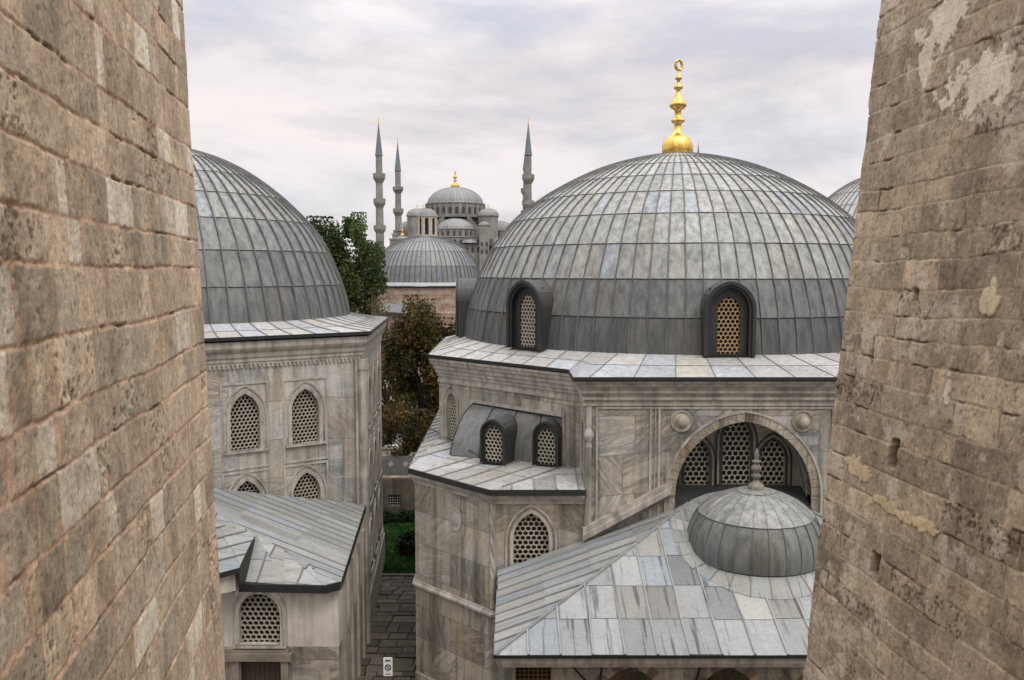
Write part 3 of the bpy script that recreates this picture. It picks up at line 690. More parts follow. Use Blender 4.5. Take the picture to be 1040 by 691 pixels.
# porch
ZE = 3.61; SL = .365; yw = BY-.005; run = yw-18.1; XL, XR = -.40, 13.1
zt = ZE+SL*run; m = MB()
lead_poly(m, [(XL, 18.1, ZE), (XR, 18.1, ZE), (XR-run, yw, zt), (XL+run, yw, zt)], (0, 1, SL), .71, 1.12, off=.04, rib=.03, rib_h=.055, ribt=1.15, vary=.13)
m.build('porch_roof', LEADR, main); m = MB()
lead_poly(m, [(XL, yw, ZE), (XL, 18.1, ZE), (XL+run, yw, zt)], (1, 0, SL), .52, 1.3, rib=.022, ribt=.8, vary=.12)
m.build('porch_roof_hip', LEADX, main); m = MB(); lead_poly(m, [(XR, 18.1, ZE), (XR, yw, ZE), (XR-run, yw, zt)], (-1, 0, SL), .6, 1.35)
pr_ = m.build('porch_roof_hip', LEADX, main)
for a_, b_ in (((XL, 18.1, ZE+.02), (XL+run, yw, zt+.02)), ((XR, 18.1, ZE+.02), (XR-run, yw, zt+.02))): m = MB(); ridge(m, [a_, b_], .04, (.8, .8, .8)); m.build('hip_roll', LEADX, main)
m = MB(); plan = [(XL, yw), (XL, 18.1), (XR, 18.1), (XR, yw)]; sweep(m, plan, [(-.04, ZE-.07), (.01, ZE-.06), (.01, ZE+.01), (-.03, ZE+.012)], False, (.9, .9, .9)); m.build('eave_edge', EDGE, pr_)
m = MB(); sweep(m, plan, [(-.5, ZE-.32), (-.10, ZE-.31), (-.06, ZE-.2), (-.06, ZE-.08), (-.5, ZE-.075)], False); m.build('porch_fascia', TRIM, main)
FP = Face((XL+.3, 18.55), (XR-.3, 18.55)); m = MB(); holes = [[(.18, 1.3), (.98, 1.3), (.98, 3.16), (.18, 3.16)]]
for cx_ in (2.75, 4.95, 7.3): holes.append(arch(1.7, 3.0, .2, 8, cx_, .15))
plate(m, FP, [(0, 0), (FP.L, 0), (FP.L, ZE-.3), (0, ZE-.3)], holes, 0, .35); m.build('porch_wall', MARB, main)
m = MB(); k = random
for cx_ in (2.75, 4.95, 7.3):
    i_, o_ = arch(1.7, 3.0, .2, 8, cx_, .15)[1:], arch(2.3, 3.25, .2, 8, cx_, .15)[1:]
    for i in range(1, len(i_)-2):
        tn = (.75, .66, .56) if i % 2 else (.42, .32, .26); m.face([FP.p(*i_[i], .012), FP.p(*o_[i], .012), FP.p(*o_[i+1], .012), FP.p(*i_[i+1], .012)], tn)
m.build('porch_voussoirs', TRIM, main)
m = MB(); m.box((XL+.5, 21.2, 0), (XR-.5, 21.3, ZE-.3), (.5, .4, .3)); m.build('porch_back_wall', MARB, main)
m = MB(); gr = (1, 1, 1)
for i in range(9): m.tube([FP.p(.18+i*.1, 1.3, -.12), FP.p(.18+i*.1, 3.16, -.12)], .012, 5)
for i in range(19): m.tube([FP.p(.18, 1.3+i*.1, -.12), FP.p(.98, 1.3+i*.1, -.12)], .012, 5)
o = m.build('window_bars', IRON, main)
m = MB(); m.face([FP.p(.1, 1.2, -.3), FP.p(1.05, 1.2, -.3), FP.p(1.05, 3.3, -.3), FP.p(.1, 3.3, -.3)]); m.build('pane', DARK, o)
for (a1, b1, a2, b2) in ((576, 671, 598, 695), (612, 671, 609, 695), (713, 671, 706, 695)):
    m = MB(); m.tube([atY(a1, b1, 18.25), atY(a2, b2, 18.4)], .03, 6); m.build('porch_strut', BLACKP, main)
pdc = (6.33, 21.85)
lead_dome('porch_dome', LEAD, main, (*pdc, 0), [(1.68, 4.64), (1.71, 4.95), (1.64, 5.34), (1.43, 5.74), (1.08, 6.05), (.62, 6.26), (.25, 6.34), (.02, 6.35)], 26, 1.15, sub=8, rib=.02, rib_h=.035, grime_shade=(.50, .82, .8), phase=.05, ribt=.45)
m = MB()
for k in range(26):
    a0, a1 = 2*math.pi*k/26+.05, 2*math.pi*(k+1)/26+.05; tn = jit(.08, .2)
    def sk(a, r): 
        x, y_ = pdc[0]+r*math.cos(a), pdc[1]+r*math.sin(a); zr = ZE+SL*(y_-18.1)+.02; s_ = (r-1.7)/.42; return V(x, y_, max(zr, 4.63+(zr-4.63)*min(1, s_**.8)) if s_ > 0 else max(4.63, zr))
    m.grid([[sk(a0, r), sk(a1, r)] for r in (1.6, 1.72, 1.85, 2.0, 2.12)], tn, True); m.tube([sk(a0, r)+V(0, 0, .01) for r in (1.72, 1.85, 2.0, 2.12)], .016 if math.sin(a0) < -.35 else .004, 5, (.7, .7, .7))
m.build('porch_dome_skirt', LEADR, main)
m = MB(); m.lathe((*pdc, 6.30), [(0.211, -0.018), (0.234, 0.028), (0.203, 0.064), (0.211, 0.110), (0.187, 0.175), (0.109, 0.230), (0.070, 0.276), (0.062, 0.331), (0.117, 0.368), (0.133, 0.414), (0.078, 0.460), (0.070, 0.506), (0.125, 0.552), (0.133, 0.626), (0.078, 0.699), (0.055, 0.736), (0.117, 0.764), (0.117, 0.791), (0.047, 0.828), (0.062, 0.883), (0.066, 0.948), (0.047, 1.030), (0.016, 1.104), (0.001, 1.141)], 16, (.5, .49, .46)); m.build('porch_finial', TRIM, main)
settle(main)

# ================================================================ left tomb (hexagonal)
K = V(-5.1, 28.95); bis = V(.902, -.4325); bis /= np.linalg.norm(bis); A6 = 7.35; C6 = K-bis*A6/math.cos(R(30)); ph6 = math.atan2(bis[1], bis[0]); LC = tuple(C6)
left = empty('domed_tomb', (LC[0], LC[1], 0), 'marble tomb with pierced windows, its lead dome half hidden by the left wall', 'tomb', 'domed tombs')
hexw = ngon(LC, A6, 6, ph6); LZ = 9.95
lead_dome('dome', LEAD, left, (*LC, 0), [(6.42, 10.2), (6.30, 10.9), (6.0, 11.85), (5.35, 13.25), (4.3, 14.45), (3.15, 15.4), (1.95, 16.1), (.85, 16.5), (.02, 16.62)], 64, 1.30, grime_shade=(.45, .52, .66, .8, .9, 1.0, 1.05), phase=.03, rib=.035, rib_h=.06)
apron('skirt_roof', LEADP, left, LC, ngon(LC, A6+.32, 6, ph6), LZ, 6.38, 10.33, 64, curve=.1, phase=.03, rib=.02, rib_h=.04, edge=.1)
FF = Face(hexw[-1], hexw[0]); FR_ = Face(hexw[0], hexw[1]); Lf = FF.L; holes = []; lo_holes = []
for uu, wt, wb in ((249, 402, 463), (310, 397, 449)):
    # intersect the sight line with the wall plane
    d = ray(uu, (wt+wb)/2)[:2]; M_ = np.array([[FF.t[0], -d[0]], [FF.t[1], -d[1]]]); s_ = np.linalg.solve(M_, -FF.a); x_ = s_[0]
    holes.append(window(left, FF, x_, 6.35, .93, 1.8, .3, .134, GRL, .12, .12)); holes.append(window(left, FF, x_, 3.75, .93, 1.62, .3, .134, GRL, .12, .12))
m = MB(); plate(m, FF, [(0, 0), (Lf, 0), (Lf, 9.4), (0, 9.4)], holes, 0, .3)
sh = []
for x_ in (2.4, 4.5, 6.6):
    for z_, h_ in ((6.35, 1.8), (3.5, 1.85), (1.0, 1.7)): sh.append(window(left, FR_, x_, z_, .93, h_, .3 if z_ > 2 else .0, .16, GRL if z_ > 3 else IRON, .12, .12))
plate(m, FR_, [(0, 0), (FR_.L, 0), (FR_.L, 9.4), (0, 9.4)], sh, 0, .3)
for i in (1, 2, 3, 4): F = Face(hexw[i], hexw[(i+1) % 6]); m.face([F.p(0, 0), F.p(F.L, 0), F.p(F.L, 9.4), F.p(0, 9.4)])
m.build('wall', MARL, left)
m = MB(); sweep(m, hexw, [(0, 9.05), (.03, 9.06), (.03, 9.13), (.06, 9.15), (.06, 9.24), (.1, 9.3), (.12, 9.42), (.2, 9.52), (.24, 9.6), (.24, 9.8)])
for F in (FF, FR_):                                # dentil course
    for i in range(int(F.L/.14)): m.obox(F.p(.07+i*.14, 8.96, .03), F.t, .075, .06, .1)
m.build('cornice', TRIM, left)
m = MB()
for x_ in (Lf-5.05, Lf-2.98, Lf-.95):
    pass
def fr(F, x0, z0, x1, z1, wd=.06, d=.03):
    for (a, b_, c_, d_) in ((x0, z0, x1, z0+wd), (x0, z1-wd, x1, z1), (x0, z0+wd, x0+wd, z1-wd), (x1-wd, z0+wd, x1, z1-wd)):
        lo = [F.p(a, b_, 0), F.p(c_, b_, 0), F.p(c_, d_, 0), F.p(a, d_, 0)]; hi = [F.p(a, b_, d), F.p(c_, b_, d), F.p(c_, d_, d), F.p(a, d_, d)]; m.face(hi)
        for i in range(4): j = (i+1) % 4; m.face([lo[i], lo[j], hi[j], hi[i]])
for h in holes[::2]:
    cx_ = (h[0][0]+h[1][0])/2; m = MB(); fr(FF, cx_-.76, 5.75, cx_+.76, 8.5); m.build('wall_moulding', TRIM, left); m = MB(); fr(FF, cx_-.76, 3.6, cx_+.76, 5.68); m.build('wall_moulding', TRIM, left)
for x_ in (2.4, 4.5, 6.6): m = MB(); fr(FR_, x_-.76, 5.75, x_+.76, 8.5); m.build('wall_moulding', TRIM, left); m = MB(); fr(FR_, x_-.76, 3.2, x_+.76, 5.65); m.build('wall_moulding', TRIM, left)
m = MB(); t60 = V(K[0], K[1]); m.tube([(*(K+bis*.0), 0), (*(K+bis*.0), 9.05)], .17, 8, (1, 1, 1), smooth=False); m.tube([(*(K+bis*.12-FF.t*.32), .1), (*(K+bis*.12-FF.t*.32), 9.05)], .055, 8); m.tube([(*(K+bis*.0), 8.65), (*(K+bis*.0), 8.75), (*(K+bis*.0), 9.05)], [.2, .22, .22], 8); m.build('corner_pilaster', TRIM, left)
m = MB(); sweep(m, hexw, [(0, 0), (.07, 0), (.07, .3), (.03, .34), (.03, .5), (0, .54)]); m.build('plinth', TRIM, left)
settle(left)
# ---------------------------------------------------------------- annexe in front of it
ann = empty('annexe', (-6.5, 25.0, 0), 'low plastered annexe with lead roof and round-headed pierced window, built against the left tomb', 'building')
jA = (K[0]+.06, K[1]-.03, 3.98); pt = FF.p(Lf-4.74, 5.2, .02); jB = tuple(pt); pt = FF.p(Lf-7.4, 6.05, .02); jC = tuple(pt)
def hitplane(u, v, P0, n): d = ray(u, v); o = V(0, 0, CAMH); s_ = ((V(P0)-o)@n)/(d@n); return o+d*s_
e1 = V(atZ(346, 592, 3.5)); e2 = V(atZ(330, 596, 3.5)); e3 = V(atZ(250, 592, 3.5)); 
nn = np.cross(V(jB)-V(jA), e1-V(jA)); nn /= np.linalg.norm(nn)
f1 = hitplane(315.5, 574, jA, nn); f2 = hitplane(290, 558, jA, nn); f3 = hitplane(264, 545, jA, nn); f4 = hitplane(235, 530, jA, nn); f5 = hitplane(190, 528, jA, nn)
sl = V(jA)-e1
jC = (jC[0], jC[1], jA[2]-((jC[0]-jA[0])*nn[0]+(jC[1]-jA[1])*nn[1])/nn[2]); f4 = hitplane(238, 531, jA, nn); f6 = hitplane(150, 484, jA, nn)
m = MB(); lead_poly(m, [e1, V(jA), V(jC), f6, f4], (1, -.12, 0), .36, 1.9, lift=.006, rib=.016, rib_h=.03, off=.05)
f1, f2, f3 = [e1+(f4-e1)*k for k in (.28, .52, .78)]
lead_poly(m, [e1, f1, e2], (.3, 1, .3), .9, 1.2); lead_poly(m, [e2, f1, f2], (.3, 1, .3), .8, .9); lead_poly(m, [e2, f2, (e2+e3)/2], (.2, 1, .3), .8, .7); lead_poly(m, [(e2+e3)/2, f2, f3], (.2, 1, .3), .8, .7); lead_poly(m, [(e2+e3)/2, f3, f4, e3], (.1, 1, .3), .8, .7); lead_poly(m, [e3, f4, f6, e3-V(3, 0, -.2)], (.1, 1, .3), .8, .9)
rf = m.build('roof', LEADX, ann)
m = MB(); sweep(m, [(e3[0]-3, e3[1]), (e2[0], e2[1]), (e1[0], e1[1]), (jA[0]+.02, jA[1]-.1)], [(-.03, 3.3), (.02, 3.31), (.02, 3.53), (-.02, 3.54)], False)
M2 = MB(); M2.face([(e1[0]+.02, e1[1], 3.3), (jA[0]+.02, jA[1], 3.8), (jA[0]+.02, jA[1], 4.03), (e1[0]+.02, e1[1], 3.54)]); m = MB(); sweep(m, [(e3[0]-3, e3[1]), (e2[0], e2[1]), (e1[0], e1[1])], [(-.03, 3.3), (.02, 3.31), (.02, 3.53), (-.02, 3.54)], False); m.v += []; m.build('eave_edge', EDGE, rf); M2.build('verge', EDGE, rf)
# walls: plaster above, stone below
wy = e3[1]+.12; wp = [(-11.2, wy), (e2[0]-.02, wy), (e1[0]-.1, e1[1]+.1), (jA[0]+.0, jA[1]-.05)]
F1 = Face(wp[0], wp[1]); a_ = atY(243.5, 655, wy); b_ = atY(284, 603, wy); ax = (a_[0]+b_[0])/2-wp[0][0]; aw = b_[0]-a_[0]; ah = b_[2]-a_[2]
zs = atY(330, 657, wy)[2]
h1 = window(ann, F1, ax, a_[2], aw, ah, .0, .153, GRL, .06, .14)
hd = [(ax-.55, 0), (ax+.55, 0), (ax+.55, a_[2]-.42), (ax-.55, a_[2]-.42)]
m = MB(); plate(m, F1, [(0, zs), (F1.L, zs), (F1.L, 4.0), (0, 4.0)], [], 0) if False else None
cutz = a_[2]-.05
plate(m, F1, [(0, cutz), (F1.L, cutz), (F1.L, 3.5), (0, 3.5)], [h1], 0, .22)
for i in (1, 2): F = Face(wp[i], wp[i+1]); m.face([F.p(0, cutz), F.p(F.L, cutz), F.p(F.L, 3.5 if i == 1 else 3.9), F.p(0, 3.5)])
m.build('wall', PLAS, ann)
m = MB(); plate(m, F1, [(0, 0), (F1.L, 0), (F1.L, cutz), (0, cutz)], [], 0) if False else None
def rects(F, x0, x1, z0, z1): m.face([F.p(x0, z0), F.p(x1, z0), F.p(x1, z1), F.p(x0, z1)])
rects(F1, 0, ax-.55, 0, cutz); rects(F1, ax+.55, F1.L, 0, cutz); rects(F1, ax-.55, ax+.55, a_[2]-.42, cutz)
for i in (1, 2): F = Face(wp[i], wp[i+1]); rects(F, 0, F.L, 0, cutz)
m.build('lower_wall', MARB, ann)
m = MB(); m.obox(F1.p(ax-.1, a_[2]-.42, .06), F1.t, 1.95, .16, .2); m.obox(F1.p(ax-.1, a_[2]-.22, .03), F1.t, 1.75, .1, .1); m.obox(F1.p(ax-.68, 0, .03), F1.t, .2, .1, a_[2]-.42); m.obox(F1.p(ax+.68, 0, .03), F1.t, .2, .1, a_[2]-.42); dl = m.build('door_lintel', plain('worn_stone', (.22, .19, .15), .8, 0, .35, 2), ann)
m = MB(); m.face([F1.p(ax-.55, 0, -.14), F1.p(ax+.55, 0, -.14), F1.p(ax+.55, a_[2]-.42, -.14), F1.p(ax-.55, a_[2]-.42, -.14)])
for i in range(8): m.box(tuple(F1.p(ax-.55+i*.14, 0, -.14)-V(0, .02, 0)), tuple(F1.p(ax-.52+i*.14, a_[2]-.45, -.14)), (1.6, 1.6, 1.6))
m.build('door', WOODD, ann)
F = Face(wp[2], wp[3]); m = MB()                     # blind strips and a drainpipe on the passage side
for x_ in (.9, 2.3, 3.7, 5.0): m.obox(F.p(x_, 0, .03), F.t, .26, .1, 3.4)
m.build('side_pilaster', TRIM, ann)
# upper lead roof at the far left
g1 = V(atZ(242.8, 577, 4.12)); g2 = V(atZ(258.8, 545, 4.5)); g3 = V(atZ(216, 532, 4.75)); g4 = V(atZ(219, 584, 4.05)); ex_ = (g4-g1)*3
m = MB(); lead_poly(m, [g1, g2, g2+(g3-g2)*2.5, g1+(g4-g1)*2.5], g1-g4, .52, 3.0); up_ = m.build('upper_roof', LEADX, ann)
m = MB(); m.face([g1+V(0, -.01, -.6), g2+V(0, 0, -.8), g2, g1]); m.face([g1+V(0, -.01, -.13), g1, g1+(g4-g1)*2.5, g1+(g4-g1)*2.5+V(0, 0, -.13)]); m.build('eave_edge', EDGE, up_)
m = MB(); q1 = g1+V(-.15, .12, -.12); q4 = g1+(g4-g1)*2.5+V(0, .12, -.12); m.face([V(q4[0], q4[1], 3.45), V(q1[0], q1[1], 3.45), q1, q4]); q2 = g2+V(-.15, 0, -.1); m.face([V(q1[0], q1[1], 3.3), V(q2[0], q2[1], 3.3), q2, q1]); m.build('upper_wall', PLAS, ann)
settle(ann)

# ================================================================ tomb far right
FRC = (26.5, 60.); far = empty('domed_tomb', (*FRC, 0), 'farther tomb whose pale lead dome shows between the great dome and the right wall', 'tomb', 'domed tombs')
lead_dome('dome', LEADP, far, (*FRC, 0), [(6.6, 11.6), (6.5, 13), (6.0, 14.9), (4.9, 16.5), (3.4, 17.8), (1.7, 18.6), (.02, 18.85)], 72, 1.3, phase=.02, grime_shade=(.8, .9), rib=.03)
m = MB(); sweep(m, ngon(FRC, 7.2, 8, R(22.5)), [(0, 0), (0, 11.0), (.3, 11.3), (.3, 11.5), (.0, 11.52), (-1., 11.7)]); m.build('wall', MAR, far); settle(far)

# ================================================================ the two near masonry buttresses
def fbm2(x, y, f, octv=4, seed=0, gain=.5):
    tot = np.zeros_like(x); amp = 1; norm = 0
    for o_ in range(octv):
        r = np.random.default_rng(seed*97+o_); T = r.random((256, 256)); X = x*f+13.7*o_; Y = y*f+7.3*o_
        xi = np.floor(X).astype(int); yi = np.floor(Y).astype(int); fx = X-xi; fy = Y-yi; fx = fx*fx*(3-2*fx); fy = fy*fy*(3-2*fy)
        g_ = lambda a, b: T[a % 256, b % 256]
        v_ = g_(xi, yi)*(1-fx)*(1-fy)+g_(xi+1, yi)*fx*(1-fy)+g_(xi, yi+1)*(1-fx)*fy+g_(xi+1, yi+1)*fx*fy
        tot += amp*v_; norm += amp; amp *= gain; f *= 2.03
    return tot/norm
def sstep(a, b, x): t_ = np.clip((x-a)/(b-a), 0, 1); return t_*t_*(3-2*t_)
def masonry(s, z, seed, rowh, blk, mortar_w, cols, mcol, weights, rough=1., mdepth=.016, holes=(), patches=(), speck=0., corner=None):
    r = np.random.default_rng(seed); z0 = -1; edges = [z0]
    while edges[-1] < 26: edges.append(edges[-1]+r.uniform(*rowh))
    edges = np.array(edges)
    sw = s+.035*(fbm2(s, z, 1.1, 3, seed+1)-.5)*2+.012*(fbm2(s, z, 9, 2, seed+2)-.5)*2; zw = z+.05*(fbm2(s, z, .55, 3, seed+3)-.5)*2+.014*(fbm2(s, z, 8, 2, seed+4)-.5)*2
    row = np.clip(np.searchsorted(edges, zw)-1, 0, len(edges)-2); dz_ = np.minimum(zw-edges[row], edges[row+1]-zw)
    col = np.ones(s.shape+(3,)); disp = np.zeros_like(s); dist = dz_.copy(); rnd = np.zeros_like(s); er = np.zeros_like(s); bid = np.zeros_like(s)
    for k in range(len(edges)-1):
        m = row == k
        if not m.any(): continue
        js = [-4+r.uniform(0, .5)]; 
        while js[-1] < 22: js.append(js[-1]+r.uniform(*blk)*(1.0 if r.random() < .75 else .5))
        if corner is not None: js = sorted([j for j in js if abs(j-corner) > .2]+[corner])
        js = np.array(js); b = np.clip(np.searchsorted(js, sw[m])-1, 0, len(js)-2)
        dist[m] = np.minimum(dist[m], np.minimum(sw[m]-js[b], js[b+1]-sw[m]))
        q = r.random(len(js)); ci = r.choice(len(cols), len(js), p=weights); cc = np.array(cols)[ci]*r.uniform(.78, 1.16, (len(js), 1))
        col[m] = cc[b]; rnd[m] = q[b]; e_ = (r.random(len(js)) < .14).astype(float)+.10; e_[ci == len(cols)-1] = .1; er[m] = e_[b]; bid[m] = b+k*50
    mw = mortar_w*(.6+1.1*fbm2(s, z, 1.6, 3, seed+5)); mort = 1-sstep(mw*.55, mw, dist)
    worn = fbm2(s, z, 1.3, 5, seed+6); spill = sstep(.60, .70, fbm2(s, z, 1.0, 5, seed+7))          # mortar smeared over the stone
    mask = np.clip(np.maximum(mort, spill*.5*sstep(.12, .0, dist)*1.0), 0, 1)
    fine = fbm2(s, z, 16, 4, seed+8, .75); mid = fbm2(s, z, 4, 4, seed+9); pits = sstep(.64, .72, fbm2(s*1.3, z*.6, 24, 3, seed+10, .65)); big = sstep(.58, .66, fbm2(s, z, 4.2, 5, seed+11, .7))
    disp = (rnd-.5)*.014+(fine-.5)*.016*rough+(mid-.5)*.010*rough-er*(pits*.014+big*.020+(fine-.5)*.026)*rough-.008*pits*rough
    disp -= mort*mdepth*(.1+1.3*sstep(.45, .7, worn)); disp -= .006*sstep(.022, .0, dist)*fine*2*rough
    col = col*(.66+.66*mid[..., None])*(.70+.6*fine[..., None])
    lime = sstep(.56, .66, fbm2(s, z, 2.6, 5, seed+12, .65))*(speck); col = col*(1-lime[..., None]*.55)+np.array([.74, .67, .54])*lime[..., None]*.55
    dk = np.clip(er*pits*.7+pits*.30+er*big*.22, 0, .8); col *= (1-dk[..., None]*.62)
    st = sstep(.55, .75, fbm2(s*2.2, z*.35, 1.2, 4, seed+13)); col *= (1-.20*st[..., None])
    mc = np.array(mcol)*(.7+.6*fbm2(s, z, 6, 4, seed+14)[..., None]); col = col*(1-mask[..., None]*.9)+mc*mask[..., None]*.9
    crack = sstep(.016, .004, dist)*sstep(.60, .70, fbm2(s, z, 2.4, 4, seed+15)); disp -= crack*.03; col *= (1-.72*crack[..., None])
    for (ps, pz, rs, rz, c_) in patches:
        d_ = np.sqrt(((s-ps)/rs)**2+((z-pz)/rz)**2)+(fbm2(s, z, 3.2, 5, seed+16, .7)-.5)*3.2; a_ = sstep(1.05, .97, d_); disp = disp*(1-a_*.85)+a_*.014; col = col*(1-a_[..., None])+np.array(c_)*(.85+.3*mid[..., None])*a_[..., None]
    for (hs, hz, hw_, hh_) in holes:
        a_ = sstep(1.25, 1.0, np.maximum(abs(s-hs+(mid-.5)*.04)/hw_, abs(z-hz+(fine-.5)*.06)/hh_)); disp -= a_*.22; col *= (1-.9*a_[..., None])  # hole colour darkened too, painting in the shade of its depth
    return disp, np.clip(col, .01, .88), er, rnd
BUT = {}
def buttress_mat(name):
    m, t, b = new_mat(name); p = geo(t); c = attr(t)
    c = mixc(t, c, ramp(t, noise(t, p, 30, 6, .8), [(.3, .66), (.5, 1.0), (.72, 1.25)]), 1)
    c = mixc(t, c, ramp(t, noise(t, p, 9, 6, .7), [(.32, .78), (.5, 1.0), (.72, 1.16)]), 1)
    c = mixc(t, c, ramp(t, noise(t, mapping(t, p, loc=(5, 2, 9)), 120, 2, .6), [(.30, .55), (.42, 1.0)]), .6)
    t.links.new(c, b.inputs['Base Color']); b.inputs['Roughness'].default_value = .92; b.inputs['Specular IOR Level'].default_value = .2
    h = nd(t, 'ShaderNodeMath', operation='ADD'); t.links.new(noise(t, p, 45, 6, .75), h.inputs[0]); t.links.new(noise(t, p, 150, 3, .6), h.inputs[1]); bump(t, b, h.outputs[0], .75, .012); return m
def make_buttress(name, side, p0, p1, batter, yfine, zfine, step, kw, label, thick, endturn=0.):
    """inner face runs from p0 (near) to p1 (far corner) in plan; the end face turns away; side = +1: body lies towards +x"""
    a = V(p0); b = V(p1); Lf_ = np.linalg.norm(b-a); t_ = (b-a)/Lf_; n_ = V(t_[1], -t_[0])*(-side)*1.0            # normal towards the gap
    if n_[0]*side > 0: n_ = -n_
    e_ = -n_                                                                                    # end face runs away from the gap
    ang = endturn; e_ = V(e_[0]*math.cos(ang)-e_[1]*math.sin(ang), e_[0]*math.sin(ang)+e_[1]*math.cos(ang))
    y0, y1 = yfine
    S_ = np.r_[np.arange(0, y0, .25), np.arange(y0, Lf_-.02, step), np.linspace(Lf_-.02, Lf_+.02, 6), np.arange(Lf_+.02+step, Lf_+.45, step*1.3), np.arange(Lf_+.5, Lf_+thick, .2)]
    Z_ = np.r_[np.arange(-.1, zfine[0], .25), np.arange(zfine[0], zfine[1], step*1.05), np.arange(zfine[1]+.1, 20.5, .25)]
    s, z = np.meshgrid(S_, Z_); disp, col, er, rnd = masonry(s, z, corner=Lf_, **kw)
    on = sstep(Lf_-.02, Lf_+.02, s); base = np.where((s <= Lf_)[..., None], a+t_*s[..., None], b+e_*(s-Lf_)[..., None])
    nn_ = n_*(1-on[..., None])+V(e_[1]*0+t_[0], t_[1])*on[..., None]; nn_ /= np.linalg.norm(nn_, axis=-1)[..., None]
    # worn arris: stones at the corner are chipped by different amounts
    dc = abs(s-Lf_); chip = (.012+.05*sstep(.35, .9, rnd)*fbm2(s*0+3, z, 2.4, 4, 77)+.06*sstep(.5, .75, fbm2(s*0+1, z, 1.3, 4, 78)))*np.exp(-(dc/.05)**1.2)*kw.get('rough', 1)
    P = base+nn_*(disp-chip)[..., None]; sh_ = batter*(z-CAMH)
    pos = np.stack([P[..., 0]+sh_, P[..., 1], z], -1)
    ny, nx = s.shape; idx = np.arange(nx*ny).reshape(ny, nx); q = np.stack([idx[:-1, :-1], idx[:-1, 1:], idx[1:, 1:], idx[1:, :-1]], -1).reshape(-1, 4)
    if side > 0: q = q[:, ::-1]
    v = pos.reshape(-1, 3)
    # closing faces: back, outer side, top
    def corner(p, zz): return (p[0]+batter*(zz-CAMH), p[1], zz)
    c_far = b+e_*thick; c_near = a+(-n_)*thick; extra = [corner(c_far, -.1), corner(c_near, -.1), corner(c_near, 20.4), corner(c_far, 20.4), corner(a, -.1), corner(a, 20.4), corner(b, 20.4)]
    nb = len(v); v = np.r_[v, np.array(extra)]
    me = bpy.data.meshes.new(name); F4 = np.r_[q, np.array([[nb, nb+1, nb+2, nb+3], [nb+1, nb+4, nb+5, nb+2], [nb+2, nb+5, nb+6, nb+3]])]
    me.vertices.add(len(v)); me.vertices.foreach_set('co', v.ravel()); me.loops.add(F4.size); me.loops.foreach_set('vertex_index', F4.astype(np.int32).ravel()); me.polygons.add(len(F4)); me.polygons.foreach_set('loop_start', np.arange(0, F4.size, 4, dtype=np.int32)); me.update(calc_edges=True)
    me.polygons.foreach_set('use_smooth', [True]*len(q)+[False]*3)
    at_ = me.color_attributes.new('tint', 'FLOAT_COLOR', 'POINT'); cc = np.ones((len(v), 4)); cc[:nb, :3] = col.reshape(-1, 3); cc[nb:, :3] = .3; at_.data.foreach_set('color', cc.ravel())
    me.materials.append(buttress_mat(name+'_stone')); o = bpy.data.objects.new(name, me); C.objects.link(o); tag(o, label, 'buttress', 'near stone buttresses'); return o
LX = lambda y: -2.17-.178*y
tanc = (.36, .275, .185)
make_buttress('stone_buttress', -1, (LX(-2), -2.), (LX(11.8), 11.8), -.035, (5.8, 14), (5.8, 16.2), .015,
    dict(seed=11, rowh=(.34, .56), blk=(.32, .95), mortar_w=.017, cols=[(.62, .50, .355), (.53, .435, .315), (.68, .545, .38), (.58, .46, .32), (.55, .465, .345), (.88, .77, .60)], weights=[.27, .19, .16, .18, .09, .11], mcol=(.60, .40, .265), mdepth=.007, speck=.25, rough=.8),
    'pinkish tan block wall with reddish mortar, running along the left side of the view', 3.2)
RX = lambda y: 6.04-.092*y
make_buttress('stone_buttress', 1, (RX(-2), -2.), (RX(12.5), 12.5), .083, (9.2, 15), (5.2, 16.6), .015,
    dict(seed=23, rowh=(.27, .40), blk=(.6, 1.7), mortar_w=.008, cols=[(.45, .365, .262), (.42, .345, .25), (.47, .38, .27), (.43, .355, .26), (.55, .45, .32)], weights=[.3, .25, .2, .15, .1], mcol=(.56, .47, .35), mdepth=.007, speck=1., rough=.85,
         holes=[(12.8, 9.68, .075, .15), (12.93, 8.2, .09, .12), (12.75, 11.7, .05, .07)], patches=[(11.98, 14.1, .62, .30, (.80, .72, .58)), (12.9, 15.1, .36, .30, (.78, .70, .57)), (13.1, 14.65, .15, .26, (.76, .68, .54)), (11.35, 11.65, .13, .15, (.70, .60, .42)), (11.85, 10.6, .07, .22, (.78, .70, .57)), (12.3, 9.0, .6, .07, (.68, .55, .35)), (13.6, 9.3, .4, .12, (.68, .55, .36))]),
    'weathered buff stone wall with leaning edge and lime patches, on the right side', 3.2)

# ================================================================ passage sign
sx, sy, _ = atZ(394, 677, 1.15)
sg = empty('notice_sign', (sx, sy, 0), 'small white no-entry notice board on a thin post in the paved passage', 'sign')
m = MB(); m.box((sx-.125, sy-.012, .88), (sx+.125, sy+.012, 1.40)); m.build('board', WHITE, sg)
m = MB(); pts = [(sx+.075*math.cos(a*math.pi/12), sy-.02, 1.13+.075*math.sin(a*math.pi/12)) for a in range(25)]; m.tube(pts, .013, 6, cap=False); m.tube([(sx-.05, sy-.02, 1.18), (sx+.05, sy-.02, 1.08)], .012, 6); m.build('prohibition_symbol', BLACKP, sg)
m = MB(); m.box((sx-.07, sy-.018, 1.30), (sx+.07, sy-.012, 1.34)); m.build('notice_text', BLACKP, sg)
m = MB(); m.box((sx-.07, sy-.018, .93), (sx+.07, sy-.012, .95)); m.build('notice_text', BLACKP, sg)
m = MB(); m.tube([(sx, sy+.03, 0), (sx, sy+.03, 1.3)], .018, 8); m.build('post', IRON, sg); settle(sg)
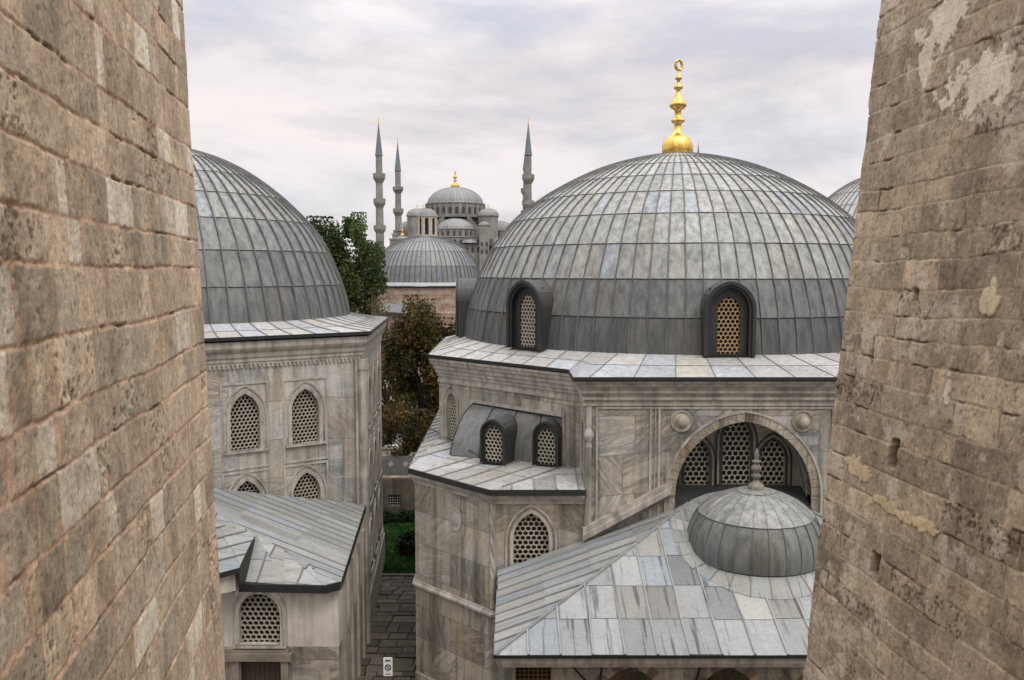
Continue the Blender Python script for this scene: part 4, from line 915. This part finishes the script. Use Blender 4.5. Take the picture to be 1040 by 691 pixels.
# cable over the lower roof
m = MB(); a_ = V(atZ(434, 437, 6.1)); b_ = V(atZ(487, 468, 6.18)); m.tube([a_+(b_-a_)*k/10+V(0, 0, .13) for k in range(11)], .018, 6)
tag(m.build('cable', BLACKP), 'thin black cable lying across the pale lower lead roof', 'cable')

# ================================================================ garden end: wall, shrubs, awning, street
gw = empty('garden_wall', (-7, 44.0, 0), 'dark stone garden wall with a barred window at the end of the lawn', 'wall')
FG = Face((-14, 44.0), (0, 44.0)); a_ = atY(394, 522, 44.0); b_ = atY(406, 503, 44.0); hl = [(a_[0]+14, -.3), (b_[0]+14.05, -.3), (b_[0]+14.05, b_[2]), (a_[0]+14, b_[2])]
DST = marble('dark_rubble', (.17, .155, .13), (.08, .075, .065), .6, .3, .4, .6)
m = MB(); plate(m, FG, [(0, -1), (14, -1), (14, 1.1), (0, 1.1)], [hl], 0, .3); m.box((-14, 44.0, 1.1), (0, 44.5, 1.22), (1.6, 1.5, 1.3)); m.build('wall', DST, gw)
m = MB(); m.box((-13.9, 44.2, -1), (-.1, 44.4, 1.08), (.2, .2, .2)); m.build('wall_core', DARK, gw)
m = MB(); 
for i in range(6): x_ = a_[0]+(b_[0]-a_[0])*i/5; m.tube([(x_, 44.05, -.3), (x_, 44.05, b_[2])], .012, 5)
for i in range(5): z_ = -.25+(b_[2]+.25)*i/4; m.tube([(a_[0], 44.05, z_), (b_[0], 44.05, z_)], .012, 5)
m.build('window_bars', TRIM, gw); settle(gw)
def leafcloud(center, radii, N, size, seed, clumps=60, hollow=.55, spread=.17, flat=1., low_cut=-1):
    r = np.random.default_rng(seed); d = r.normal(size=(clumps, 3)); d /= np.linalg.norm(d, axis=1)[:, None]; rad = r.uniform(hollow, 1, (clumps, 1))**.7
    cc = d*rad*(1+.22*np.sin(d[:, :1]*5+seed)+.16*np.cos(d[:, 2:]*7+seed)); k = r.integers(0, clumps, N); sp_ = spread*r.uniform(.6, 1.3, (clumps, 1))
    P = cc[k]+np.clip(r.normal(size=(N, 3)), -1.7, 1.7)*sp_[k]; P = P*np.array(radii)+np.array(center)
    br = r.uniform(.45, 1.5, (clumps, 1))[k]*r.uniform(.75, 1.3, (N, 1)); hue = r.uniform(.9, 1.15, (clumps, 1))[k]
    return P, np.c_[br*hue, br, br*.9], cc*np.array(radii)+np.array(center)
def tree(name, x, y, z0, zt, zb, rx, ry, N, size, seed, mat, label, cat='tree', clumps=60, spread=.17, tr=.25, trunkcol=BARK, group=None):
    o = empty(name, (x, y, z0), label, cat, group); cz = (zt+zb)/2
    P, col, cl = leafcloud((x, y, cz), (rx, ry, (zt-zb)/2/1.08), N, size, seed, clumps, spread=spread)
    A, B = rnd_axes(len(P), size, .4); quads_mesh('crown', P, A, B, col, mat, o)
    m = MB(); m.tube([(x, y, z0), (x+.1, y, z0+(cz-z0)*.5), (x-.05, y+.1, cz)], [tr, tr*.75, tr*.4], 8)
    for c_ in cl[::2]:
        h_ = random.uniform(.35, .9); s_ = V(x, y, z0+(cz-z0)*h_); mid_ = (s_+c_)/2+V(random.uniform(-.2, .2), 0, .25); m.tube([s_, mid_, c_], [tr*.35, tr*.2, tr*.05], 5)
    m.build('trunk', trunkcol, o); settle(o); return o
def PX(u, Y): return (u-520)/FPX*Y
def PZ(v, Y): return atY(520, v, Y)[2]
Y = 72; tree('tree', PX(345, Y), Y, 0, PZ(212, Y), PZ(345, Y)-2, 3.45, 3.2, 60000, .085, 5, LEAFG, 'tall green leafy tree rising between the left dome and the far minarets', clumps=110, spread=.12)
Y = 56; tree('tree', PX(432, Y), Y, 0, PZ(305, Y), PZ(470, Y), 2.75, 2.5, 50000, .075, 9, LEAFA, 'rust and gold autumn tree just left of the great dome', clumps=90, spread=.13)
Y = 60; tree('tree', PX(392, Y), Y, 0, PZ(330, Y), PZ(475, Y), 2.0, 2.0, 9000, .08, 12, LEAFA, 'thinner half bare autumn tree in front of the brick bath house', clumps=60, spread=.13, trunkcol=TWIG)
Y = 66; tree('tree', PX(380, Y), Y, 0, PZ(296, Y), PZ(420, Y), 1.7, 1.6, 1500, .07, 14, LEAFA, 'bare twiggy tree beside the low shed roof', clumps=150, spread=.2, tr=.2, trunkcol=TWIG)
Y = 52; tree('tree', PX(410, Y-5), Y-5, 0, PZ(408, Y-5), PZ(470, Y-5), 1.6, .9, 3600, .06, 15, LEAFA, 'low sparse dark tree hanging over the cream street wall', clumps=50, spread=.14, tr=.12)
Y = 38.6; tree('garden_bush', PX(417, Y), Y, -.95, PZ(541, Y), -.95, .72, .7, 7000, .04, 17, LEAFD, 'round clipped dark bush on the lawn', 'bush', clumps=40, spread=.16, tr=.05)
for i, (u_, h_) in enumerate(((388, .5), (398, .42), (409, .5), (420, .46), (431, .5))):
    Y = 43.4; tree('hedge_plant', PX(u_, Y), Y, -.95, -.85+h_, -.95, .42, .3, 1500, .035, 20+i, LEAFD, ('%s low dark plant at the foot of the garden wall' % ('leftmost', 'second from left', 'middle', 'second from right', 'rightmost')[i]), 'plant', clumps=20, spread=.2, tr=.02, group='plants along the garden wall')
# striped awning over the street stalls
aw = empty('awning', (PX(405, 45.5), 45.5, 0), 'long dusty grey awning with faded dark prints behind the garden wall', 'awning')
AWN = plain('awning_cloth', (.06, .054, .048), .8, 0, .4, 1.5); m = MB(); x0, x1 = PX(370, 45.5), PX(432, 45.5); n_ = 14
zt_, zb_ = PZ(466, 45.5), PZ(486, 45.5)
m.grid([[(x0+(x1-x0)*i/n_, 46*(1-math.cos(s_*math.pi/2)) if False else 46.3-1.0*s_, zt_-(zt_-zb_)*s_**1.6-.10*abs(2*i/n_-1)**2) for i in range(n_+1)] for s_ in np.linspace(0, 1, 9)], (1, 1, 1), True); m.build('canopy', AWN, aw)
FADE = plain('faded_print', (.12, .15, .13))
for i in range(4):
    u_ = .14+i*.25; m = MB(); m.face([(x0+(x1-x0)*(u_+dx), 46.3-1.0*s_-.03, zt_-(zt_-zb_)*s_**1.6+.03-.1*abs(2*u_-1)**2) for dx, s_ in ((-.05, .5), (0, .38), (.06, .5), (0, .66))]); m.build('faded_print', FADE, aw)
m = MB()
for i in range(5): m.tube([(x0+(x1-x0)*(i/4), 45.4, 0), (x0+(x1-x0)*(i/4), 45.4, zb_)], .03, 6)
m.build('frame', BLACKP, aw); settle(aw)
# pale street wall and lamp drum behind
m = MB(); zt_ = PZ(455, 50); m.box((PX(360, 50), 50, 0), (PX(450, 50), 50.3, zt_-.05)); m.box((PX(360, 50), 49.9, zt_-.05), (PX(450, 50), 50.4, zt_+.12), (.75, .75, .75))
tag(m.build('street_wall', PLAS), 'low cream wall with white coping beyond the awning', 'wall')
m = MB(); q = (PX(407.5, 49.4), 49.4); m.lathe((*q, 0), [(.2, 0), (.2, PZ(466, 49.4)), (.24, PZ(466, 49.4)), (.24, PZ(459, 49.4)), (.001, PZ(458.5, 49.4))], 14); tag(m.build('bollard', FARDK), 'dark round bollard standing in front of the cream street wall', 'bollard')
# street paving and parked white vans glimpsed through the leaves
m = MB(); m.face([(-60, 44.6, .0), (20, 44.6, .0), (20, 90, .0), (-60, 90, .0)]); o = m.build('street', plain('street_paving', (.16, .15, .14), .8, 0, .2, .8)); o['kind'] = 'structure'; o.location.z = -1
van_proto = None
for i, (u_, Y_, lab) in enumerate(((384, 74, 'white van seen through the leaves beside the left tomb'), (415, 78, 'white van behind the autumn tree trunk, farther right'))):
    x_ = PX(u_, Y_); v_ = empty('parked_van', (x_, Y_, 0), lab, 'van', 'vans parked beyond the trees')
    m = MB(); pf = [(-2.3, .45), (2.3, .45), (2.35, 1.1), (2.0, 1.25), (1.45, 2.0), (-2.2, 2.05), (-2.3, 1.9)]
    for sgn in (-.85, .85): m.face([(x_+a, Y_+sgn, z_) for a, z_ in (pf if sgn < 0 else pf[::-1])])
    for k in range(len(pf)): a, c_ = pf[k], pf[(k+1) % len(pf)]; m.face([(x_+a[0], Y_+.85, a[1]), (x_+c_[0], Y_+.85, c_[1]), (x_+c_[0], Y_-.85, c_[1]), (x_+a[0], Y_-.85, a[1])])
    m.build('body', WHITE, v_)
    for wx_ in (-1.5, 1.5):
        for wy_ in (-.8, .8):
            m = MB(); m.tube([(x_+wx_, Y_+wy_-.1, .35), (x_+wx_, Y_+wy_+.1, .35)], .35, 16); m.build('wheel', BLACKP, v_)
    m = MB(); m.face([(x_+.3, Y_-.862, 1.3), (x_+1.75, Y_-.862, 1.3), (x_+1.38, Y_-.862, 1.85), (x_+.3, Y_-.862, 1.85)]); m.build('window', DARK, v_); settle(v_)
# ================================================================ domed bath house
HY = 100.; HC = (PX(433, HY), HY); hb = empty('bath_house', (*HC, 0), 'brick and stone bath house with a low grey dome and arched lantern', 'bath house')
zb = PZ(289, HY-6)+.1; rr = 54.5/870*HY; zt_ = PZ(240, HY)
lead_dome('dome', FARLD, hb, (*HC, 0), [(rr, zb), (rr*.985, zb+.7), (rr*.93, zb+(zt_-zb)*.38), (rr*.80, zb+(zt_-zb)*.64), (rr*.60, zb+(zt_-zb)*.83), (rr*.35, zb+(zt_-zb)*.955), (.8, zt_), (.02, zt_+.03)], 64, 1.9, grime_shade=(.68, .86), rib=.04, rib_h=.06)
BRK, t, b = new_mat('banded_brick'); uv = coords(t).outputs['UV']; bn = nd(t, 'ShaderNodeTexBrick'); t.links.new(uv, bn.inputs[0]); bn.inputs['Scale'].default_value = 1; bn.inputs['Brick Width'].default_value = .55; bn.inputs['Row Height'].default_value = .19; bn.inputs['Mortar Size'].default_value = .025
bn.inputs['Color1'].default_value = (.24, .125, .08, 1); bn.inputs['Color2'].default_value = (.33, .23, .16, 1); bn.inputs['Mortar'].default_value = (.36, .30, .24, 1)
wv = nd(t, 'ShaderNodeTexWave', bands_direction='Y'); wv.inputs['Scale'].default_value = .34; wv.inputs['Distortion'].default_value = .6; t.links.new(uv, wv.inputs[0])
c = mixc(t, bn.outputs[0], (.36, .30, .23), ramp(t, wv.outputs[0], [(.62, 0), (.72, .8)]), 'MIX'); c = mixc(t, c, ramp(t, noise(t, uv, 1.2, 5, .7), [(.3, .6), (.6, 1.1)]), 1); c = mixc(t, c, attr(t), 1); t.links.new(c, b.inputs['Base Color']); b.inputs['Roughness'].default_value = .9
m = MB(); oc = ngon(HC, rr*1.04, 8, R(22.5)); sweep(m, oc, [(0, 0), (0, zb-.35)]); m.build('drum_wall', BRK, hb)
m = MB(); sweep(m, oc, [(0, zb-.5), (.05, zb-.5), (.25, zb-.3), (.3, zb-.28)], tint=(.35, .3, .25)); m.build('cornice', FARST, hb)
m = MB(); m.lathe((*HC, 0), [(rr*1.09, zb-.33), (rr*1.09, zb-.2), (rr, zb+.12)], 64, (1.45, 1.45, 1.45)); m.build('skirt_roof', FARLD, hb)
m = MB(); x0 = PX(378, HY-6); m.face([(HC[0]-7.8, HY-7.4, 0), (HC[0]+9, HY-7.4, 0), (HC[0]+9, HY-7.4, PZ(318, HY-7)), (HC[0]-7.8, HY-7.4, PZ(318, HY-7))]); m.face([(HC[0]-7.8, HY-7.4, PZ(318, HY-7)), (HC[0]+9, HY-7.4, PZ(318, HY-7)), (HC[0]+9, HY-5, PZ(312, HY-7)), (HC[0]-7.8, HY-5, PZ(312, HY-7))], (.7, .7, .7)); m.build('lower_wall', BRK, hb)
# octagonal lantern
lz0, lz1 = zt_-.1, PZ(220, HY); lc = (PX(435, HY), HY); m = MB(); lo = ngon(lc, 1.08, 8, R(22.5))
wl = []
for i in range(8): F = Face(lo[i], lo[(i+1) % 8]); h = arch(.42, 1.9, .05, 6, F.L/2, lz0+.25); plate(m, F, [(0, lz0), (F.L, lz0), (F.L, lz1), (0, lz1)], [h], 0, .12)
sweep(m, lo, [(0, lz1-.1), (.1, lz1-.05), (.12, lz1+.05), (-.05, lz1+.08)]); m.build('lantern', plain('lantern_stone', (.45, .41, .34), .8), hb)
m = MB(); m.lathe((*lc, 0), [(.8, lz0), (.8, lz1)], 16); m.build('lantern_pane', DARK, hb)
m = MB(); m.lathe((*lc, lz1+.06), [(1.15, 0), (1.05, .3), (.75, .62), (.35, .8), (.01, .86)], 24, (.8, .8, .8)); m.build('lantern_dome', FARLD, hb)
settle(hb)
m = MB(); q0 = V(atY(385, 312, 88)); q1 = V(atY(424, 311, 88)); z_ = q0[2]
m.face([(q0[0], 86.5, z_-.35), (q1[0], 86.5, z_-.6), (q1[0]-.3, 89.5, z_-.1), (q0[0]+.8, 89.5, z_+.35)], (.55, .56, .56)); m.face([(q0[0], 86.5, z_-.45), (q1[0], 86.5, z_-.72), (q1[0], 86.5, z_-.6), (q0[0], 86.5, z_-.35)], (.4, .4, .4)); m.face([(q1[0], 86.5, z_-.72), (q1[0]-.3, 89.5, z_-.2), (q1[0]-.3, 89.5, z_-.1), (q1[0], 86.5, z_-.6)], (.4, .4, .4))
sr = empty('shed', (q0[0]+2, 88, 0), 'small shed with a sloping grey metal roof before the brick bath house', 'shed'); m.build('roof', FARLD, sr)
m = MB(); m.box((q0[0]+.2, 86.9, 0), (q1[0]-.4, 89.3, z_-.62), (.8, .8, .8)); m.build('wall', BRK, sr); settle(sr)

# ================================================================ mosque on the skyline
MY = 400.; MQ = lambda u, Y=MY: PX(u, Y)*1.0; QZ = lambda v, Y=MY: PZ(v, Y)
mq = empty('mosque', (MQ(463), MY, 0), 'grey cascading-dome mosque with gold finials on the skyline', 'mosque')
def mdome(cx, y, z0, r, h, n=40, tint=1., full=True, name='dome', sq=1.0):
    pr_ = [(r*1.03, z0-.25), (r*1.03, z0), (r, z0+.05)]+[(r*math.cos(a)**sq, z0+h*math.sin(a)) for a in np.linspace(.12, math.pi/2-.001, 9)]
    m = MB()
    for k in range(n):
        a0, a1 = 2*math.pi*k/n, 2*math.pi*(k+1)/n; tn = tuple(x*tint for x in jit(.06, .0)); m.grid([[V(cx+q[0]*math.cos(a0), y+q[0]*math.sin(a0), q[1]), V(cx+q[0]*math.cos(a1), y+q[0]*math.sin(a1), q[1])] for q in pr_], tn, True)
        m.tube([V(cx+q[0]*math.cos(a0), y+q[0]*math.sin(a0), q[1]) for q in pr_[2:-1]], .08, 3, (.55,)*3, False)
    return m.build(name, FARLD, mq)
def mdrum(cx, y, r, z0, z1, nwin, ww, wh_, name='drum', a0=-math.pi, a1=0.0, n=None):
    m = MB(); m.lathe((cx, y, 0), [(r, z0), (r, z1-.5), (r+.45, z1-.3), (r+.45, z1), (r-.3, z1+.1)], 48, (.95, .95, .95), smooth=False); o = m.build(name, FARST, mq)
    m = MB()
    for i in range(nwin):
        a = a0+(a1-a0)*(i+.5)/nwin; c_ = V(cx+(r+.03)*math.cos(a), y+(r+.03)*math.sin(a)); t_ = V(-math.sin(a), math.cos(a)); F = Face(c_-t_*2, c_+t_*2); ol = arch(ww, wh_, .0, 4, 2, (z0+z1-.5)/2-wh_/2); m = MB(); m.face([F.p(*p_) for p_ in ol]); m.build('drum_window', FARDK, o)
    for i in range(nwin+1):
        a = a0+(a1-a0)*i/nwin; c_ = V(cx+(r+.25)*math.cos(a), y+(r+.25)*math.sin(a), z0); m = MB(); m.obox(c_, (-math.sin(a), math.cos(a)), .7, .6, z1-z0-.5, (1.1, 1.1, 1.1)); m.build('drum_buttress', FARST, o)
    return o
def mbox(u0, u1, v0, v1, y, dep, rows=(), name='wall', tint=1.):
    x0, x1, z1, z0 = MQ(u0, y), MQ(u1, y), QZ(v0, y), (QZ(v1, y) if v1 else 0); m = MB(); m.box((x0, y, z0), (x1, y+dep, z1), (tint,)*3); m.box((x0-.3, y-.3, z1), (x1+.3, y+dep, z1+.5), (1.15*tint,)*3); o = m.build(name, FARST, mq); m = MB()
    for (vc, n_, ww, wh_) in rows:
        F = Face((x0, y), (x1, y))
        for i in range(n_): m = MB(); m.face([F.p(*p_, .05) for p_ in arch(ww, wh_, .05, 4, F.L*(i+.5)/n_, QZ(vc, y)-wh_/2)]); m.build('window', FARDK, o)
    return o
cx = MQ(463); mdome(cx, MY, QZ(208), 12.9, QZ(190.3)-QZ(208), 48); finial(mq, (cx, MY, QZ(190.8)), QZ(170.5)-QZ(190.8), 2.0, GOLDF, crescent=False, n=12)
mdrum(cx, MY, 13.4, QZ(222), QZ(207.6), 14, 1.3, 3.1)
# stepped shoulders and four weight turrets
mbox(428, 498, 218.5, 234, MY-3, 24, [(221.5, 9, .9, 2.)]); mbox(424, 503, 236, None, MY-7, 30)
for u_, y_, r_ in ((424.5, 389, 4.7), (496, 386, 4.7), (431, 414, 4.2), (489, 414, 4.2)):
    x_ = MQ(u_, y_); m = MB(); m.lathe((x_, y_, 0), [(r_, 0), (r_, QZ(220.5, y_)), (r_+.5, QZ(220, y_)), (r_+.5, QZ(219, y_))], 8, smooth=False, a0=R(22.5), a1=R(382.5)); m.build('turret', FARST, mq); mdome(x_, y_, QZ(219, y_), r_, QZ(212, y_)-QZ(219, y_), 20, name='turret_dome'); finial(mq, (x_, y_, QZ(212.3, y_)), 2.6, .6, GOLDF, 'turret_finial', False, 8)
# front half dome and exedrae
y_ = 382; mdome(MQ(463, y_), y_, QZ(233.5, y_), 8.7, QZ(222, y_)-QZ(233.5, y_), 36, 1.05, name='half_dome'); mdrum(MQ(463, y_), y_, 9.3, QZ(242, y_), QZ(233, y_), 11, .9, 2.0)
for u_, r_, v0, v1 in ((417, 5.4, 235, 224.5), (506, 7.4, 235, 224.5)): mdome(MQ(u_, 398), 398, QZ(v0, 398), r_, QZ(v1, 398)-QZ(v0, 398), 28, .95, name='half_dome'); mdrum(MQ(u_, 398), 398, r_+.4, QZ(244, 398), QZ(v0-.3, 398), 9, .8, 1.9)
for u_, v0, v1, r_ in ((449, 247, 243, 4.4), (478, 246.5, 242.5, 4.2), (507.5, 249.3, 241.6, 4.2), (409.3, 243.5, 239.6, 3.0)): mdome(MQ(u_, 372), 372, QZ(v0, 372), r_, QZ(v1, 372)-QZ(v0, 372), 20, name='exedra_dome')
for u_, vb, vt in ((512.5, 241.8, 231), (409.3, 239.8, 228.5)): finial(mq, (MQ(u_, 372), 372, QZ(vb, 372)), QZ(vt, 372)-QZ(vb, 372), .95, GOLDF, 'finial', False, 10)
m = MB()
for i in range(8):
    for sgn in (1, -1):
        u_ = 463+sgn*(13+i*2.0); m = MB(); m.box((MQ(u_-1.1, 380), 379-.0, 0), (MQ(u_+1.1, 380), 386, QZ(219+i*2.3, 380)), (.8, .8, .8)); m.build('stepped_buttress', FARST, mq)
mbox(398, 516, 243.5, None, 371, 30, [(253, 22, 1.1, 2.4), (262, 22, 1.1, 2.4)]); mbox(436, 489, 241, None, 369.5, 6, [(246, 9, 1.1, 2.2), (254, 9, 1.1, 2.4)], tint=.92)
mbox(487, 497, 229, None, 367, 8, [(248, 2, .9, 2), (256, 2, .9, 2)]); mbox(503, 516, 247, None, 367, 8, [(252, 2, .9, 2)]); mbox(396.5, 410, 243.5, None, 368, 6, [(250, 2, .9, 2)]); mbox(399, 404, 238.5, 244, 372, 3)
mdome(MQ(492, 370), 370, QZ(229, 370), 2.3, 1.6, 12, name='turret_dome')
settle(mq)
# minarets
def minaret(u_, Yd, vtip, vcone, vshaft, wpx, bal, label):
    x_ = MQ(u_, Yd); k = Yd/870; r_ = wpx*k/2; o = empty('minaret', (x_, Yd, 0), label, 'minaret', 'minarets of the mosque'); Z = lambda v: QZ(v, Yd)
    bal = sorted(bal, reverse=True); prof = [(r_*1.25, 0), (r_*1.12, Z(bal[0][1])-.5)]
    m = MB(); m.lathe((x_, Yd, 0), prof, 16, smooth=False); m.lathe((x_, Yd, 0), [(r_*1.08, Z(bal[0][0])), (r_*1.03, Z(bal[1][1] if len(bal) > 1 else vshaft))], 16, smooth=False)
    m.lathe((x_, Yd, 0), [(r_*1.1, Z(bal[0][1])-1), (r_*.98, Z(bal[1][0])), (r_*.9, Z(bal[-1][0])), (r_*.88, Z(vshaft))], 16, smooth=False); m.build('shaft', FARST, o)
    for (v0, v1) in bal:
        z1, z0 = Z(v0), Z(v1); h = z1-z0; m = MB(); m.lathe((x_, Yd, 0), [(r_*1.0, z0-.3), (r_*1.15, z0), (r_*1.2, z0+h*.12), (r_*1.35, z0+h*.16), (r_*1.38, z0+h*.27), (r_*1.52, z0+h*.3), (r_*1.55, z0+h*.42), (r_*1.68, z0+h*.45), (r_*1.68, z0+h), (r_*1.58, z0+h), (r_*1.58, z0+h*.5), (r_*.9, z0+h*.5)], 20, smooth=False)
        m.build('balcony', FARST, o)
    m = MB(); m.lathe((x_, Yd, 0), [(r_*1.02, Z(vshaft)-.3), (r_*1.06, Z(vshaft)+.1), (r_*.98, Z(vshaft)+.6), (r_*.12, Z(vcone))], 16, smooth=False); m.build('spire', SPIRE, o)
    m = MB(); h = Z(vtip)-Z(vcone); m.lathe((x_, Yd, Z(vcone)-.2), [(.2, 0), (.36, .12*h), (.12, .25*h), (.27, .42*h), (.08, .55*h), (.16, .68*h), (.05, .8*h), (.03, h)], 8); m.build('finial', GOLDF, o); settle(o); return o
minaret(386.7, 380, 118, 127, 158, 7.4, [(176.5, 185), (202, 210.5), (229, 237)], 'leftmost and thickest minaret with three balconies and blue-grey spire')
minaret(405.5, 455, 138, 146, 173.5, 6.4, [(190, 196), (212, 219), (234, 240)], 'slimmer and shorter minaret second from the left')
minaret(536.3, 378, 118, 127, 157.5, 7.4, [(177.5, 186), (204, 212), (229, 237)], 'front minaret right of the mosque, nearest the great dome')
minaret(534.0, 450, 140, 148, 172, 6.2, [(191.5, 198), (214, 221)], 'minaret mostly hidden behind the right front minaret')
minaret(706.5, 395, 142, 149, 185, 7.0, [(200, 208), (228, 236)], 'minaret whose tip alone shows over the great dome beside the gilded finial')
# gentle rise and treeline beyond, seen only from other positions
hl_ = MB(); xs = np.linspace(-900, 900, 40)
hl_.grid([[(x, 620+40*math.sin(x*.01), -1) for x in xs], [(x, 700, 9+3*math.sin(x*.013)) for x in xs], [(x, 900, 2) for x in xs]], (1, 1, 1), True)
o = hl_.build('hill', plain('hill_scrub', (.07, .075, .05), .95, 0, .4, .02, 0)); o['kind'] = 'structure'

# every footing reaches down to the yard, one metre below the datum used above
for root in [o for o in C.objects if o.type in ('EMPTY', 'MESH') and o.parent is None and not o.get('kind')]:
    objs = [root]+list(root.children_recursive)
    for o in objs:
        if o.type != 'MESH' or o.name.startswith('crown') or root.name == 'garden_wall': continue
        z0_ = root.location.z; me = o.data; n = len(me.vertices); co = np.empty(n*3); me.vertices.foreach_get('co', co); co = co.reshape(-1, 3); k = abs(co[:, 2]+z0_) < .03
        if k.any(): co[k, 2] -= 1.02; me.vertices.foreach_set('co', co.ravel()); me.update()
    if root.type == 'EMPTY' and abs(root.location.z) < .01:
        root.location.z = -1
        from mathutils import Matrix
        for o in objs:
            if o.type == 'MESH': o.data.transform(Matrix.Translation((0, 0, 1)))
